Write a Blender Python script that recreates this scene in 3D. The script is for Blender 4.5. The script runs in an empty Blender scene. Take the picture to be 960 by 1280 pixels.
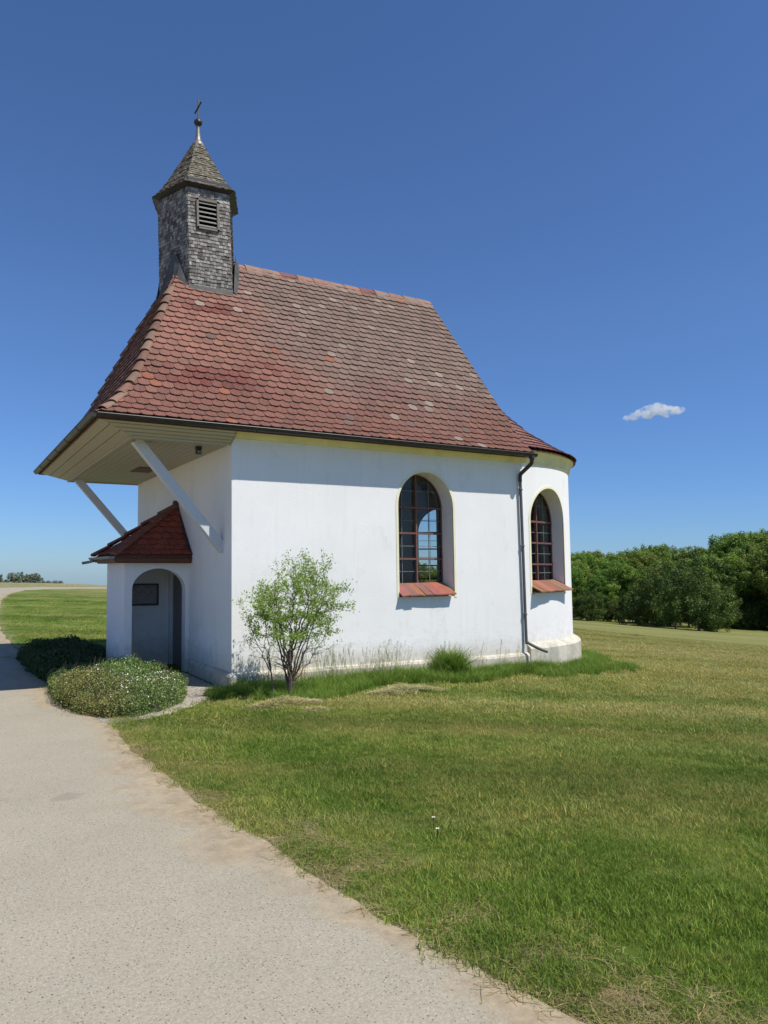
import bpy, bmesh, math, random
import numpy as np
from mathutils import Vector, Matrix
random.seed(7)
RNG = np.random.default_rng(11)
S = bpy.context.scene
COL = S.collection

# ------------------------------------------------------------------ camera, light, exposure
CAM = Vector((-3.5872, -10.0184, 1.65))
YAW, PITCH, ROLL, FPX = 0.5462, 0.0840, 0.0069, 905.9
def cam_basis():
    f = Vector((math.sin(YAW)*math.cos(PITCH), math.cos(YAW)*math.cos(PITCH), math.sin(PITCH)))
    r = Vector((math.cos(YAW), -math.sin(YAW), 0)); u = r.cross(f)
    return f, r*math.cos(ROLL)+u*math.sin(ROLL), u*math.cos(ROLL)-r*math.sin(ROLL)
F_, R_, U_ = cam_basis()
cd = bpy.data.cameras.new('camera'); cam = bpy.data.objects.new('camera', cd); COL.objects.link(cam)
cam.matrix_world = Matrix(((R_.x, U_.x, -F_.x, CAM.x), (R_.y, U_.y, -F_.y, CAM.y), (R_.z, U_.z, -F_.z, CAM.z), (0, 0, 0, 1)))
cd.sensor_fit = 'VERTICAL'; cd.sensor_height = 24.0; cd.lens = 24.0*FPX/1280.0
cd.clip_start = 0.05; cd.clip_end = 9000
S.camera = cam
SUN_PHI, SUN_EL = math.radians(30), math.radians(58.7)      # azimuth away from -Y towards +X
sd = Vector((math.sin(SUN_PHI)*math.cos(SUN_EL), -math.cos(SUN_PHI)*math.cos(SUN_EL), math.sin(SUN_EL)))
sl = bpy.data.lights.new('sun', 'SUN'); sl.energy = 4.6; sl.angle = math.radians(0.5); sl.color = (1.0, 0.94, 0.84)
so = bpy.data.objects.new('sun', sl); COL.objects.link(so); so.rotation_euler = sd.to_track_quat('Z', 'Y').to_euler()
W = bpy.data.worlds.new('World'); S.world = W; W.use_nodes = True
nt = W.node_tree; bg = nt.nodes['Background']
sky = nt.nodes.new('ShaderNodeTexSky'); sky.sky_type = 'NISHITA'; sky.sun_disc = False
sky.sun_elevation = SUN_EL; sky.sun_rotation = math.atan2(sd.x, sd.y)
sky.altitude = 600; sky.air_density = 1.0; sky.dust_density = 0.25; sky.ozone_density = 3.0
tint = nt.nodes.new('ShaderNodeMix'); tint.data_type = 'RGBA'; tint.blend_type = 'MULTIPLY'; tint.inputs['Factor'].default_value = 1.0
tint.inputs[7].default_value = (.79, 1.03, 1.37, 1)      # a clear blue early-summer sky
nt.links.new(sky.outputs[0], tint.inputs[6]); 
tcw = nt.nodes.new('ShaderNodeTexCoord'); sx_ = nt.nodes.new('ShaderNodeSeparateXYZ'); nt.links.new(tcw.outputs['Generated'], sx_.inputs[0])
hz_ = nt.nodes.new('ShaderNodeValToRGB'); hz_.color_ramp.elements[0].color = (.66, .76, .90, 1); hz_.color_ramp.elements[1].position = .34; hz_.color_ramp.elements[1].color = (1, 1, 1, 1)
nt.links.new(sx_.outputs[2], hz_.inputs[0]); t2_ = nt.nodes.new('ShaderNodeMix'); t2_.data_type = 'RGBA'; t2_.blend_type = 'MULTIPLY'; t2_.inputs['Factor'].default_value = 1.0   # clearer, bluer horizon
nt.links.new(tint.outputs[2], t2_.inputs[6]); nt.links.new(hz_.outputs[0], t2_.inputs[7]); nt.links.new(t2_.outputs[2], bg.inputs[0]); bg.inputs[1].default_value = 0.080
S.view_settings.view_transform = 'Standard'; S.view_settings.look = 'None'
S.view_settings.exposure = 0.2; S.view_settings.gamma = 1.0; S.view_settings.use_curve_mapping = False
S.render.engine = 'CYCLES'
S.cycles.max_bounces = 8; S.cycles.transparent_max_bounces = 12; S.cycles.volume_bounces = 2

# ------------------------------------------------------------------ helpers
def tag(o, label=None, cat=None, group=None, kind=None):
    if label: o['label'] = label
    if cat: o['category'] = cat
    if group: o['group'] = group
    if kind: o['kind'] = kind
    return o
def empty(name, loc=(0, 0, 0), rz=0, label=None, cat=None, group=None):
    o = bpy.data.objects.new(name, None); COL.objects.link(o); o.location = loc; o.rotation_euler = (0, 0, rz)
    o.empty_display_size = .2
    return tag(o, label, cat, group)
def warp(x, y, z):            # the old masonry leans a little and its eaves rise towards the apse
    z2 = z*(1+.0054*x) if z > 0 else z
    return (x-.0247*z2, y, z2)
class MB:
    def __init__(s): s.v = []; s.f = []; s.c = []; s.m = []
    def face(s, pts, col=(1, 1, 1), mi=0):
        n = len(s.v); s.v += [tuple(p) for p in pts]; s.f.append(tuple(range(n, n+len(pts)))); s.c.append(col); s.m.append(mi)
    def mesh(s, pts, faces, col=(1, 1, 1), mi=0):
        n = len(s.v); s.v += [tuple(p) for p in pts]
        for f in faces: s.f.append(tuple(i+n for i in f)); s.c.append(col); s.m.append(mi)
    def box(s, a, b, col=(1, 1, 1), M=None):
        (x0, y0, z0), (x1, y1, z1) = a, b
        p = [Vector(q) for q in ((x0, y0, z0), (x1, y0, z0), (x1, y1, z0), (x0, y1, z0), (x0, y0, z1), (x1, y0, z1), (x1, y1, z1), (x0, y1, z1))]
        if M is not None: p = [M @ q for q in p]
        s.mesh(p, ((0, 3, 2, 1), (4, 5, 6, 7), (0, 1, 5, 4), (1, 2, 6, 5), (2, 3, 7, 6), (3, 0, 4, 7)), col)
    def beam(s, a, b, w, h, col=(1, 1, 1), up=(0, 0, 1), ext=0):
        a = Vector(a); b = Vector(b); d = (b-a).normalized(); a = a-d*ext; b = b+d*ext
        sx = d.cross(Vector(up)).normalized(); sy = sx.cross(d)
        p = []
        for q in (a, b):
            for i, j in ((-1, -1), (1, -1), (1, 1), (-1, 1)): p.append(q+sx*(i*w/2)+sy*(j*h/2))
        s.mesh(p, ((0, 3, 2, 1), (4, 5, 6, 7), (0, 1, 5, 4), (1, 2, 6, 5), (2, 3, 7, 6), (3, 0, 4, 7)), col)
    def tube(s, pts, rad, n=8, col=(1, 1, 1), cap=True):
        pts = [Vector(p) for p in pts]
        if not hasattr(rad, '__len__'): rad = [rad]*len(pts)
        rings = []; up = None
        for i, p in enumerate(pts):
            d = (pts[min(i+1, len(pts)-1)]-pts[max(i-1, 0)]).normalized()
            if up is None: up = Vector((0, 0, 1)) if abs(d.z) < .9 else Vector((1, 0, 0))
            sx = d.cross(up).normalized(); sy = sx.cross(d).normalized(); up = sy
            rings.append([p+(sx*math.cos(t*2*math.pi/n)+sy*math.sin(t*2*math.pi/n))*rad[i] for t in range(n)])
        vs = [q for r in rings for q in r]; fs = []
        for i in range(len(pts)-1):
            for t in range(n):
                fs.append((i*n+t, i*n+(t+1) % n, (i+1)*n+(t+1) % n, (i+1)*n+t))
        if cap: fs.append(tuple(range(n))[::-1]); fs.append(tuple(range((len(pts)-1)*n, len(pts)*n)))
        s.mesh(vs, fs, col)
    def lathe(s, prof, c=(0, 0, 0), n=24, col=(1, 1, 1)):
        vs = []; fs = []
        for r, z in prof:
            for t in range(n): vs.append((c[0]+r*math.cos(t*2*math.pi/n), c[1]+r*math.sin(t*2*math.pi/n), c[2]+z))
        for i in range(len(prof)-1):
            for t in range(n): fs.append((i*n+t, i*n+(t+1) % n, (i+1)*n+(t+1) % n, (i+1)*n+t))
        s.mesh(vs, fs, col)
    def build(s, name, mat, parent=None, w=False, smooth=False, normals=False):
        v = [warp(*p) for p in s.v] if w else s.v
        me = bpy.data.meshes.new(name); me.from_pydata(v, [], s.f)
        if any(c != (1, 1, 1) for c in s.c):
            ca = me.color_attributes.new('col', 'FLOAT_COLOR', 'CORNER')
            buf = np.empty((len(me.loops), 4), np.float32); k = 0
            for f, c in zip(s.f, s.c):
                buf[k:k+len(f), :3] = c; buf[k:k+len(f), 3] = 1; k += len(f)
            ca.data.foreach_set('color', buf.ravel())
        mats = mat if isinstance(mat, (list, tuple)) else [mat]
        for m in mats: me.materials.append(m)
        if len(mats) > 1: me.polygons.foreach_set('material_index', s.m)
        if smooth: me.polygons.foreach_set('use_smooth', [True]*len(me.polygons))
        me.update()
        if normals:
            bm = bmesh.new(); bm.from_mesh(me); bmesh.ops.recalc_face_normals(bm, faces=bm.faces); bm.to_mesh(me); bm.free()
        o = bpy.data.objects.new(name, me); COL.objects.link(o); o.parent = parent
        return o
def np_mesh(name, V, F, mat, col=None, smooth=False, link=True):
    """V (n,3), F (m,k) all same size k"""
    me = bpy.data.meshes.new(name); n = len(V); m, k = F.shape
    me.vertices.add(n); me.vertices.foreach_set('co', np.ascontiguousarray(V, np.float32).ravel())
    me.loops.add(m*k); me.loops.foreach_set('vertex_index', np.ascontiguousarray(F, np.int32).ravel())
    me.polygons.add(m); me.polygons.foreach_set('loop_start', np.arange(0, m*k, k, dtype=np.int32))
    if smooth: me.polygons.foreach_set('use_smooth', np.ones(m, bool))
    if col is not None:
        ca = me.color_attributes.new('col', 'FLOAT_COLOR', 'POINT'); b = np.ones((n, 4), np.float32); b[:, :3] = col
        ca.data.foreach_set('color', b.ravel())
    me.update(calc_edges=True); me.materials.append(mat)
    o = bpy.data.objects.new(name, me)
    if link: COL.objects.link(o)
    return o

# ------------------------------------------------------------------ materials
class NM:
    def __init__(s, name, rough=.8, spec=.3):
        s.m = bpy.data.materials.new(name); s.m.use_nodes = True; s.t = s.m.node_tree; s.b = s.t.nodes['Principled BSDF']
        s.b.inputs['Roughness'].default_value = rough; s.b.inputs['Specular IOR Level'].default_value = spec
    def n(s, typ, **kw):
        nd = s.t.nodes.new(typ)
        for k, v in kw.items(): setattr(nd, k, v)
        return nd
    def l(s, a, b): s.t.links.new(a, b)
    def coord(s, obj=True):
        if obj:
            return s.n('ShaderNodeTexCoord').outputs['Object']
        return s.n('ShaderNodeNewGeometry').outputs['Position']
    def noise(s, scale, detail=4, rough=.55, vec=None, sc=None):
        nd = s.n('ShaderNodeTexNoise'); nd.inputs['Scale'].default_value = scale; nd.inputs['Detail'].default_value = detail; nd.inputs['Roughness'].default_value = rough
        v = vec if vec is not None else s.coord(False)
        if sc:
            mp = s.n('ShaderNodeMapping'); mp.inputs['Scale'].default_value = sc; s.l(v, mp.inputs[0]); v = mp.outputs[0]
        s.l(v, nd.inputs['Vector']); return nd.outputs['Fac']
    def ramp(s, fac, stops):
        r = s.n('ShaderNodeValToRGB'); e = r.color_ramp.elements
        while len(e) < len(stops): e.new(.5)
        for i, (p, c) in enumerate(stops):
            e[i].position = p; e[i].color = (*c, 1) if hasattr(c, '__len__') else (c, c, c, 1)
        s.l(fac, r.inputs[0]); return r.outputs[0]
    def mix(s, fac, a, b, mode='MIX'):
        m = s.n('ShaderNodeMix', data_type='RGBA', blend_type=mode)
        for sock, v in ((m.inputs['Factor'], fac), (m.inputs[6], a), (m.inputs[7], b)):
            if hasattr(v, 'default_value') or hasattr(v, 'is_output'): s.l(v, sock)
            elif hasattr(v, '__len__'): sock.default_value = (*v, 1)
            else: sock.default_value = v
        return m.outputs[2]
    def math(s, op, a, b=None, clamp=False):
        m = s.n('ShaderNodeMath', operation=op, use_clamp=clamp)
        for i, v in enumerate((a, b)):
            if v is None: continue
            if isinstance(v, (int, float)): m.inputs[i].default_value = v
            else: s.l(v, m.inputs[i])
        return m.outputs[0]
    def sepxyz(s, v):
        x = s.n('ShaderNodeSeparateXYZ'); s.l(v, x.inputs[0]); return x.outputs
    def attr(s, name, fac=False):
        a = s.n('ShaderNodeAttribute', attribute_name=name); return a.outputs['Fac' if fac else 'Color']
    def rough(s, v): s.l(v, s.b.inputs['Roughness'])
    def color(s, c):
        if hasattr(c, '__len__'): s.b.inputs['Base Color'].default_value = (*c, 1)
        else: s.l(c, s.b.inputs['Base Color'])
        return s
    def bump(s, h, strength=.3, dist=.01):
        b = s.n('ShaderNodeBump'); b.inputs['Strength'].default_value = strength; b.inputs['Distance'].default_value = dist
        s.l(h, b.inputs['Height']); s.l(b.outputs[0], s.b.inputs['Normal']); return s
def simple(name, col, rough=.7, var=.12, scale=8, spec=.3, bump=0, metal=0):
    m = NM(name, rough, spec); d = m.noise(scale, 5)
    c = m.mix(m.ramp(d, [(.3, 0.), (.7, 1.)]), tuple(x*(1-var) for x in col), tuple(min(1, x*(1+var)) for x in col)); m.color(c)
    m.b.inputs['Metallic'].default_value = metal
    if bump: m.bump(m.noise(scale*6, 4), .5, bump)
    return m.m

def mat_plaster():
    m = NM('white_plaster', .92, .2); z = m.sepxyz(m.coord(False))[2]
    big = m.noise(1.1, 5); fine = m.noise(7, 6, .65)
    c = m.mix(m.ramp(big, [(.35, 0.), (.7, 1.)]), (.79, .79, .785), (.84, .84, .84))
    smudge = m.ramp(m.noise(2.3, 7, .7, sc=(1, 1, .7)), [(.56, 0.), (.70, 1.)])
    c = m.mix(m.math('MULTIPLY', smudge, .32), c, (.58, .58, .55))
    rain = m.ramp(m.noise(6, 5, .6, sc=(2.2, 2.2, .12)), [(.55, 0.), (.72, 1.)])
    c = m.mix(m.math('MULTIPLY', rain, .14), c, (.45, .45, .42))
    # splash stain just above the ground, with a ragged upper edge
    h = m.math('ADD', z, m.math('MULTIPLY', m.math('SUBTRACT', fine, .5), -.55))
    st = m.ramp(h, [(.16, 1.), (.55, 0.)])
    c = m.mix(m.math('MULTIPLY', st, .7), c, (.55, .49, .37))
    blotch = m.ramp(m.noise(5, 6, .7, sc=(1, 1, 2)), [(.52, 0.), (.62, 1.)])
    st2 = m.ramp(z, [(.2, 1.), (.95, 0.)])
    c = m.mix(m.math('MULTIPLY', m.math('MULTIPLY', blotch, st2), .3), c, (.42, .40, .33))
    m.color(c); m.bump(m.math('ADD', m.noise(38, 5), m.math('MULTIPLY', big, 2.)), .35, .006)
    return m.m
def mat_plinth():
    m = NM('weathered_plinth', .95, .2)
    c = m.mix(m.ramp(m.noise(3, 6, .7), [(.4, 0.), (.6, 1.)]), (.62, .58, .49), (.47, .44, .36))
    c = m.mix(m.ramp(m.noise(9, 6, .75, sc=(1, 1, .35)), [(.5, 0.), (.68, 1.)]), c, (.33, .34, .29))
    c = m.mix(m.math('MULTIPLY', m.ramp(m.noise(1.6, 5, .7), [(.55, 0.), (.66, 1.)]), .55), c, (.60, .46, .28))
    m.color(c); m.bump(m.noise(22, 6, .7), .6, .012); return m.m
def mat_tile():
    m = NM('clay_roof_tile', .9, .15)
    c = m.attr('col'); n1 = m.noise(34, 6, .7); n2 = m.noise(5, 4, .6)
    c = m.mix(m.ramp(n1, [(.42, 0.), (.68, 1.)]), c, m.mix(.35, c, (.28, .23, .20)))
    c = m.mix(m.math('MULTIPLY', m.ramp(n2, [(.5, 0.), (.7, 1.)]), .35), c, (.10, .075, .06))
    lich = m.ramp(m.noise(60, 3, .6), [(.70, 0.), (.76, 1.)])
    c = m.mix(m.math('MULTIPLY', lich, .5), c, (.42, .40, .33))
    m.color(c); m.bump(m.noise(90, 4, .6), .35, .004); return m.m
def mat_shingle():
    m = NM('weathered_wood_shingle', .8, .3)
    c = m.attr('col'); g = m.noise(30, 5, .6, vec=m.coord(True), sc=(4, 4, .35))
    c = m.mix(m.ramp(g, [(.4, 0.), (.65, 1.)]), m.mix(.5, c, (.05, .045, .04)), c)
    m.color(c); m.bump(g, .5, .004); return m.m
def mat_wood(name, col, dark=.6, scale=3, rough=.6, axis=(6, 1, 6)):
    m = NM(name, rough, .35); g = m.noise(scale*4, 6, .6, sc=axis)
    m.color(m.mix(m.ramp(g, [(.35, 0.), (.65, 1.)]), tuple(x*dark for x in col), col)); m.bump(g, .3, .002); return m.m
def mat_glass():
    m = bpy.data.materials.new('window_glass'); m.use_nodes = True; t = m.node_tree; t.nodes.clear()
    o = t.nodes.new('ShaderNodeOutputMaterial'); mx = t.nodes.new('ShaderNodeMixShader'); tr = t.nodes.new('ShaderNodeBsdfTransparent'); gl = t.nodes.new('ShaderNodeBsdfGlossy')
    tr.inputs[0].default_value = (.86, .88, .87, 1); gl.inputs['Roughness'].default_value = .03
    lw = t.nodes.new('ShaderNodeFresnel'); lw.inputs[0].default_value = 1.45
    nz = t.nodes.new('ShaderNodeTexNoise'); nz.inputs['Scale'].default_value = 5; b = t.nodes.new('ShaderNodeBump'); b.inputs['Strength'].default_value = .25; b.inputs['Distance'].default_value = .01
    t.links.new(nz.outputs['Fac'], b.inputs['Height']); t.links.new(b.outputs[0], gl.inputs['Normal'])
    t.links.new(lw.outputs[0], mx.inputs[0]); t.links.new(tr.outputs[0], mx.inputs[1]); t.links.new(gl.outputs[0], mx.inputs[2]); t.links.new(mx.outputs[0], o.inputs[0])
    return m
def mat_leaf(name, c1, c2, trans=.3, rnd=.0, attr=False, rough=.55):
    m = NM(name, rough, .3); n = m.noise(1.3 if rnd else 9, 3)
    oi = m.n('ShaderNodeObjectInfo')
    c = m.mix(m.ramp(n, [(.35, 0.), (.65, 1.)]), c1, c2)
    if attr: c = m.mix(1.0, c, m.attr('col'), 'MULTIPLY')
    if rnd:
        hsv = m.n('ShaderNodeHueSaturation')
        m.l(m.math('ADD', m.math('MULTIPLY', oi.outputs['Random'], .045), .468), hsv.inputs['Hue'])
        m.l(m.math('ADD', m.math('MULTIPLY', m.math('FRACT', m.math('MULTIPLY', oi.outputs['Random'], 7.3)), rnd), 1-rnd*.5), hsv.inputs['Value'])
        m.l(c, hsv.inputs['Color']); c = hsv.outputs[0]
    m.color(c)
    if trans:
        tl = m.n('ShaderNodeBsdfTranslucent'); mx = m.n('ShaderNodeMixShader'); mx.inputs[0].default_value = trans
        m.l(c, tl.inputs[0]); m.l(m.b.outputs[0], mx.inputs[1]); m.l(tl.outputs[0], mx.inputs[2])
        m.l(mx.outputs[0], m.t.nodes['Material Output'].inputs[0])
    return m.m

M = dict(
    plaster=mat_plaster(), plinth=mat_plinth(), tile=mat_tile(), shingle=mat_shingle(), glass=mat_glass(),
    cornice=simple('ochre_yellow_paint', (.80, .72, .40), .85, .10, 4, bump=.003),
    trim=simple('pale_yellow_paint', (.80, .76, .55), .85, .06, 5),
    deck=simple('roof_deck', (.16, .075, .055), .9),
    metal=simple('dark_brown_gutter', (.035, .028, .025), .45, .25, 12, spec=.5),
    pipe=simple('grey_downpipe', (.10, .10, .105), .45, .15, 10, spec=.5),
    lead=simple('grey_lead_flashing', (.085, .085, .082), .75, .3, 5, spec=.25, bump=.004),
    frame=simple('reddish_brown_frame', (.17, .082, .068), .6, .2, 20),
    leadbar=simple('lead_bar', (.20, .20, .19), .5, .2, 10),
    soffit=mat_wood('cream_painted_boards', (.46, .42, .31), .88, 2, .6),
    beam=mat_wood('pale_grey_painted_beam', (.62, .65, .68), .88, 3, .6),
    wood=mat_wood('dark_stained_wood', (.17, .065, .035), .55, 4, .6),
    door=mat_wood('dark_door_wood', (.30, .28, .27), .55, 4, .5, (1, 8, 1)),
    black=simple('black_iron', (.02, .02, .022), .45, .2, 20, spec=.5),
    plaque=simple('dark_plaque', (.30, .28, .26), .5, .3, 20),
    mortar=simple('lime_mortar', (.42, .36, .27), .95, .2, 20, bump=.004),
    zinc=simple('weathered_zinc', (.22, .21, .19), .5, .3, 15, spec=.5, metal=.4),
    interior=simple('interior_plaster', (.68, .65, .60), .9, .08, 2),
    floor=simple('stone_floor', (.25, .22, .19), .8, .2, 4),
    bark=simple('bark', (.14, .105, .08), .9, .35, 30, bump=.006),
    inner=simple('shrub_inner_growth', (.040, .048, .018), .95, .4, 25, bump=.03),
    soil=simple('dark_soil', (.05, .038, .022), .95, .3, 8, bump=.02),
)

# ------------------------------------------------------------------ terrain and path
def softplus(t): return np.logaddexp(0, t)
def H(x, y):
    x = np.asarray(x, float); y = np.asarray(y, float)
    sp = lambda v, a, w: softplus((v-a)/w)*w
    z = -.012*(sp(x, .5, .8)-sp(x, 9, 2.))
    z = z - .085*(sp(x, 11, 3.)-sp(x, 68, 8.))
    z = z + .013*(sp(y, 10, 4.)-sp(y, 60, 6.)) - .030*(sp(y, 66, 6.)-sp(y, 2500, 60.))
    z = z - .07*np.exp(-np.clip(x+.9, 0, 9)**2/.35)*np.where(x < -.9, 1, 1)*np.clip((4-y)/4, 0, 1)   # path side a touch lower
    z = z + .035*np.sin(x*.11+1.)*np.sin(y*.09)*np.clip((np.hypot(x, y)-12)/30, 0, 1)*6
    z = z + .012*np.sin(x*1.7+y*.6)*np.sin(y*1.3-x*.4)*np.clip((x+1.2), 0, 1)
    return z
def h1(x, y): return float(H(x, y))
EDGE = [(-30, .6), (-11, -.9), (-9.5, -1.0), (-8.0, -1.37), (-7.28, -1.53), (-6.35, -1.66), (-4.5, -1.84), (-2.6, -1.92), (-1.1, -1.86), (.5, -2.1), (3, -2.17), (6, -2.2), (12, -2.16), (20, -1.75), (28.8, -1.08), (38.6, .06), (47, 1.5), (50.6, 3.3), (53, 5.5), (55, 9), (56.5, 14), (58, 22), (60, 40)]
EY = np.array([e[0] for e in EDGE], float); EX = np.array([e[1] for e in EDGE], float)
def edge_x(y): return np.interp(y, EY, EX)

def axis(dense0, dense1, step, lo, hi, g=1.16):
    a = list(np.arange(dense0, dense1, step)); s = step
    while a[-1] < hi: s *= g; a.append(a[-1]+s)
    s = step; b = []; v = dense0
    while v > lo: s *= g; v -= s; b.append(v)
    return np.array(b[::-1]+a)
gx = axis(-3.5, 9, .11, -2500, 3500, 1.09); gy = axis(-10.5, 8, .11, -2500, 3500, 1.09)
X, Y = np.meshgrid(gx, gy, indexing='ij'); Z = H(X, Y)
dist = X-edge_x(Y)                                     # >0 : lawn side of the right path edge
nx, ny = X.shape
idx = np.arange(nx*ny).reshape(nx, ny)
Fq = np.stack([idx[:-1, :-1], idx[1:, :-1], idx[1:, 1:], idx[:-1, 1:]], -1).reshape(-1, 4)

def lawn_color(m):
    """shared by the ground sheet and the grass blades: green turf with dry straw-coloured patches and mowing swathes"""
    p = m.coord(False)
    big = m.noise(.16, 5, .6, vec=p); med = m.noise(.9, 6, .65, vec=p, sc=(1, .6, 1)); fine = m.noise(6, 6, .7, vec=p)
    mr = m.n('ShaderNodeVectorRotate'); mr.inputs['Angle'].default_value = .62; m.l(p, mr.inputs['Vector'])
    sw = m.noise(.55, 5, .6, vec=mr.outputs[0], sc=(.10, 1.6, 1))
    g = m.mix(m.ramp(med, [(.35, 0.), (.65, 1.)]), (.112, .192, .028), (.180, .275, .044))
    xs = m.sepxyz(p)
    far = m.ramp(m.math('MULTIPLY', xs[0], .1), [(.25, 0.), (.95, 1.)])
    dry = m.math('ADD', m.math('ADD', m.math('MULTIPLY', big, .55), m.math('MULTIPLY', med, .5)), m.math('MULTIPLY', sw, .62))
    dry = m.math('SUBTRACT', dry, .090)
    dry = m.math('ADD', dry, m.math('MULTIPLY', far, .22))
    dry = m.math('ADD', dry, m.math('MULTIPLY', m.math('SUBTRACT', fine, .5), .35))
    d = m.ramp(dry, [(.68, 0.), (.93, 1.)])
    c = m.mix(m.math('MULTIPLY', d, .80), g, (.33, .31, .105))
    st = m.noise(.30, 3, .5, vec=mr.outputs[0], sc=(.12, 2.2, 1))      # mowing swathes
    c = m.mix(m.ramp(st, [(.38, .30), (.5, .0)]), c, (.045, .085, .012)); c = m.mix(m.ramp(st, [(.55, 0.), (.66, .40)]), c, (.34, .34, .13))
    s2 = m.noise(.085, 4, .55, vec=mr.outputs[0], sc=(.16, 1.9, 1))
    c = m.mix(m.math('MULTIPLY', m.ramp(s2, [(.50, 0.), (.62, .5)]), far), c, (.38, .35, .15)); c = m.mix(m.math('MULTIPLY', m.ramp(s2, [(.36, .5), (.46, 0.)]), far), c, (.05, .10, .015))
    return c, fine, med
def mat_ground():
    m = NM('lawn_ground', .95, .15); c, fine, med = lawn_color(m)
    v = m.attr('verge', True)
    hf = m.noise(14, 6, .7)
    k = m.math('ADD', v, m.math('MULTIPLY', m.math('SUBTRACT', m.noise(3.2, 5, .65), .5), 1.0))
    k = m.math('ADD', k, m.math('MULTIPLY', m.math('SUBTRACT', hf, .5), .5))
    k = m.ramp(k, [(.42, 0.), (.60, 1.)])
    dirt = m.mix(m.ramp(hf, [(.35, 0.), (.65, 1.)]), (.25, .205, .13), (.40, .335, .225))
    c = m.mix(m.ramp(fine, [(.3, 0.), (.8, 1.)]), m.mix(.5, c, (.035, .05, .01)), m.mix(.18, c, (.080, .062, .012)))  # turf darkened towards thatch; the blades' self-shadow is put into the colour
    m.color(m.mix(k, c, dirt)); m.bump(m.math('ADD', m.noise(40, 6, .75), m.math('MULTIPLY', m.noise(3, 4), 2.)), .9, .03)
    return m.m
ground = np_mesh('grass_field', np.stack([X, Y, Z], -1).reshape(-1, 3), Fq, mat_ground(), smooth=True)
wid = .36+.18*np.sin(Y*1.3)*np.sin(Y*.7+1)+np.where(Y < -5, .05, 0)
vg = np.clip(1-dist/np.maximum(wid, .15)*.5, 0, 1)*np.where(Y > 8, .5, 1)
va = ground.data.attributes.new('verge', 'FLOAT', 'POINT'); va.data.foreach_set('value', vg.astype(np.float32).ravel())
tag(ground, kind='structure')

def mat_path():
    m = NM('worn_concrete_path', .9, .25)
    big = m.noise(.7, 5, .6); med = m.noise(4, 6, .7); fine = m.noise(70, 4, .7)
    c = m.mix(m.ramp(big, [(.35, 0.), (.65, 1.)]), (.345, .318, .235), (.405, .378, .285))
    c = m.mix(m.math('MULTIPLY', m.ramp(med, [(.4, 0.), (.66, 1.)]), .45), c, (.43, .375, .275))
    c = m.mix(m.ramp(fine, [(.38, 0.), (.64, 1.)]), m.mix(.5, c, (.20, .175, .15)), c)
    def specks(scale, thr, col, c, amt, rare=None):
        vo = m.n('ShaderNodeTexVoronoi'); vo.inputs['Scale'].default_value = scale; m.l(m.coord(False), vo.inputs['Vector'])
        k = m.ramp(vo.outputs['Distance'], [(thr*.75, 1.), (thr, 0.)])
        se = m.n('ShaderNodeSeparateColor'); m.l(vo.outputs['Color'], se.inputs[0])
        k = m.math('MULTIPLY', k, m.math('GREATER_THAN', se.outputs[0], rare)) if rare else k
        return m.mix(m.math('MULTIPLY', k, amt), c, col)
    c = specks(95, .32, (.52, .49, .44), c, .6, .6)
    c = specks(70, .32, (.12, .10, .09), c, .85, .72)
    c = specks(26, .15, (.08, .06, .05), c, .8, .88)
    c = specks(11, .08, (.07, .05, .04), c, .8, .93)
    v = m.attr('dust', True)
    k = m.math('ADD', v, m.math('MULTIPLY', m.math('SUBTRACT', m.noise(2.6, 6, .7), .5), 1.2))
    k = m.ramp(k, [(.4, 0.), (.75, 1.)])
    c = m.mix(m.math('MULTIPLY', k, .85), c, m.mix(m.ramp(m.noise(9, 6, .7), [(.35, 0.), (.65, 1.)]), (.26, .20, .125), (.42, .34, .225)))
    stain = m.ramp(m.noise(1.7, 3, .5), [(.69, 0.), (.74, 1.)])
    c = m.mix(m.math('MULTIPLY', stain, .35), c, (.17, .14, .11))
    m.color(c); m.bump(m.math('ADD', fine, m.math('MULTIPLY', m.noise(180, 2), .6)), .5, .004); return m.m
ys = list(np.arange(-11, 8, .12))+list(np.arange(8, 62, .5))
ys = [-30, -24, -18, -14]+ys
V = []; D = []; NA = 26
for y in ys:
    e = float(edge_x(y)); t2 = (float(edge_x(y+.3))-float(edge_x(y-.3)))/.6
    wd = 3.5
    jag = .018*math.sin(y*3.1)+.014*math.sin(y*7.7+1)+.010*math.sin(y*17)
    nrm = Vector((-1, t2)).normalized()
    for i in range(NA+1):
        d = wd*(i/NA)**1.6 if i else 0
        px = e+jag*max(0, 1-d/.4)+nrm.x*d; py = y+nrm.y*d
        V.append((px, py, h1(px, py)+(.012 if i else .0))); D.append(max(0, 1-d/(.75+.3*math.sin(y*1.1)))*.9)
V = np.array(V); n1 = len(ys); ii = np.arange(n1*(NA+1)).reshape(n1, NA+1)
Fp = np.stack([ii[:-1, :-1], ii[1:, :-1], ii[1:, 1:], ii[:-1, 1:]], -1).reshape(-1, 4)[:, ::-1]
path = np_mesh('path', V, Fp, mat_path(), smooth=True)
a = path.data.attributes.new('dust', 'FLOAT', 'POINT'); a.data.foreach_set('value', np.array(D, np.float32)); tag(path, kind='structure')

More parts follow.
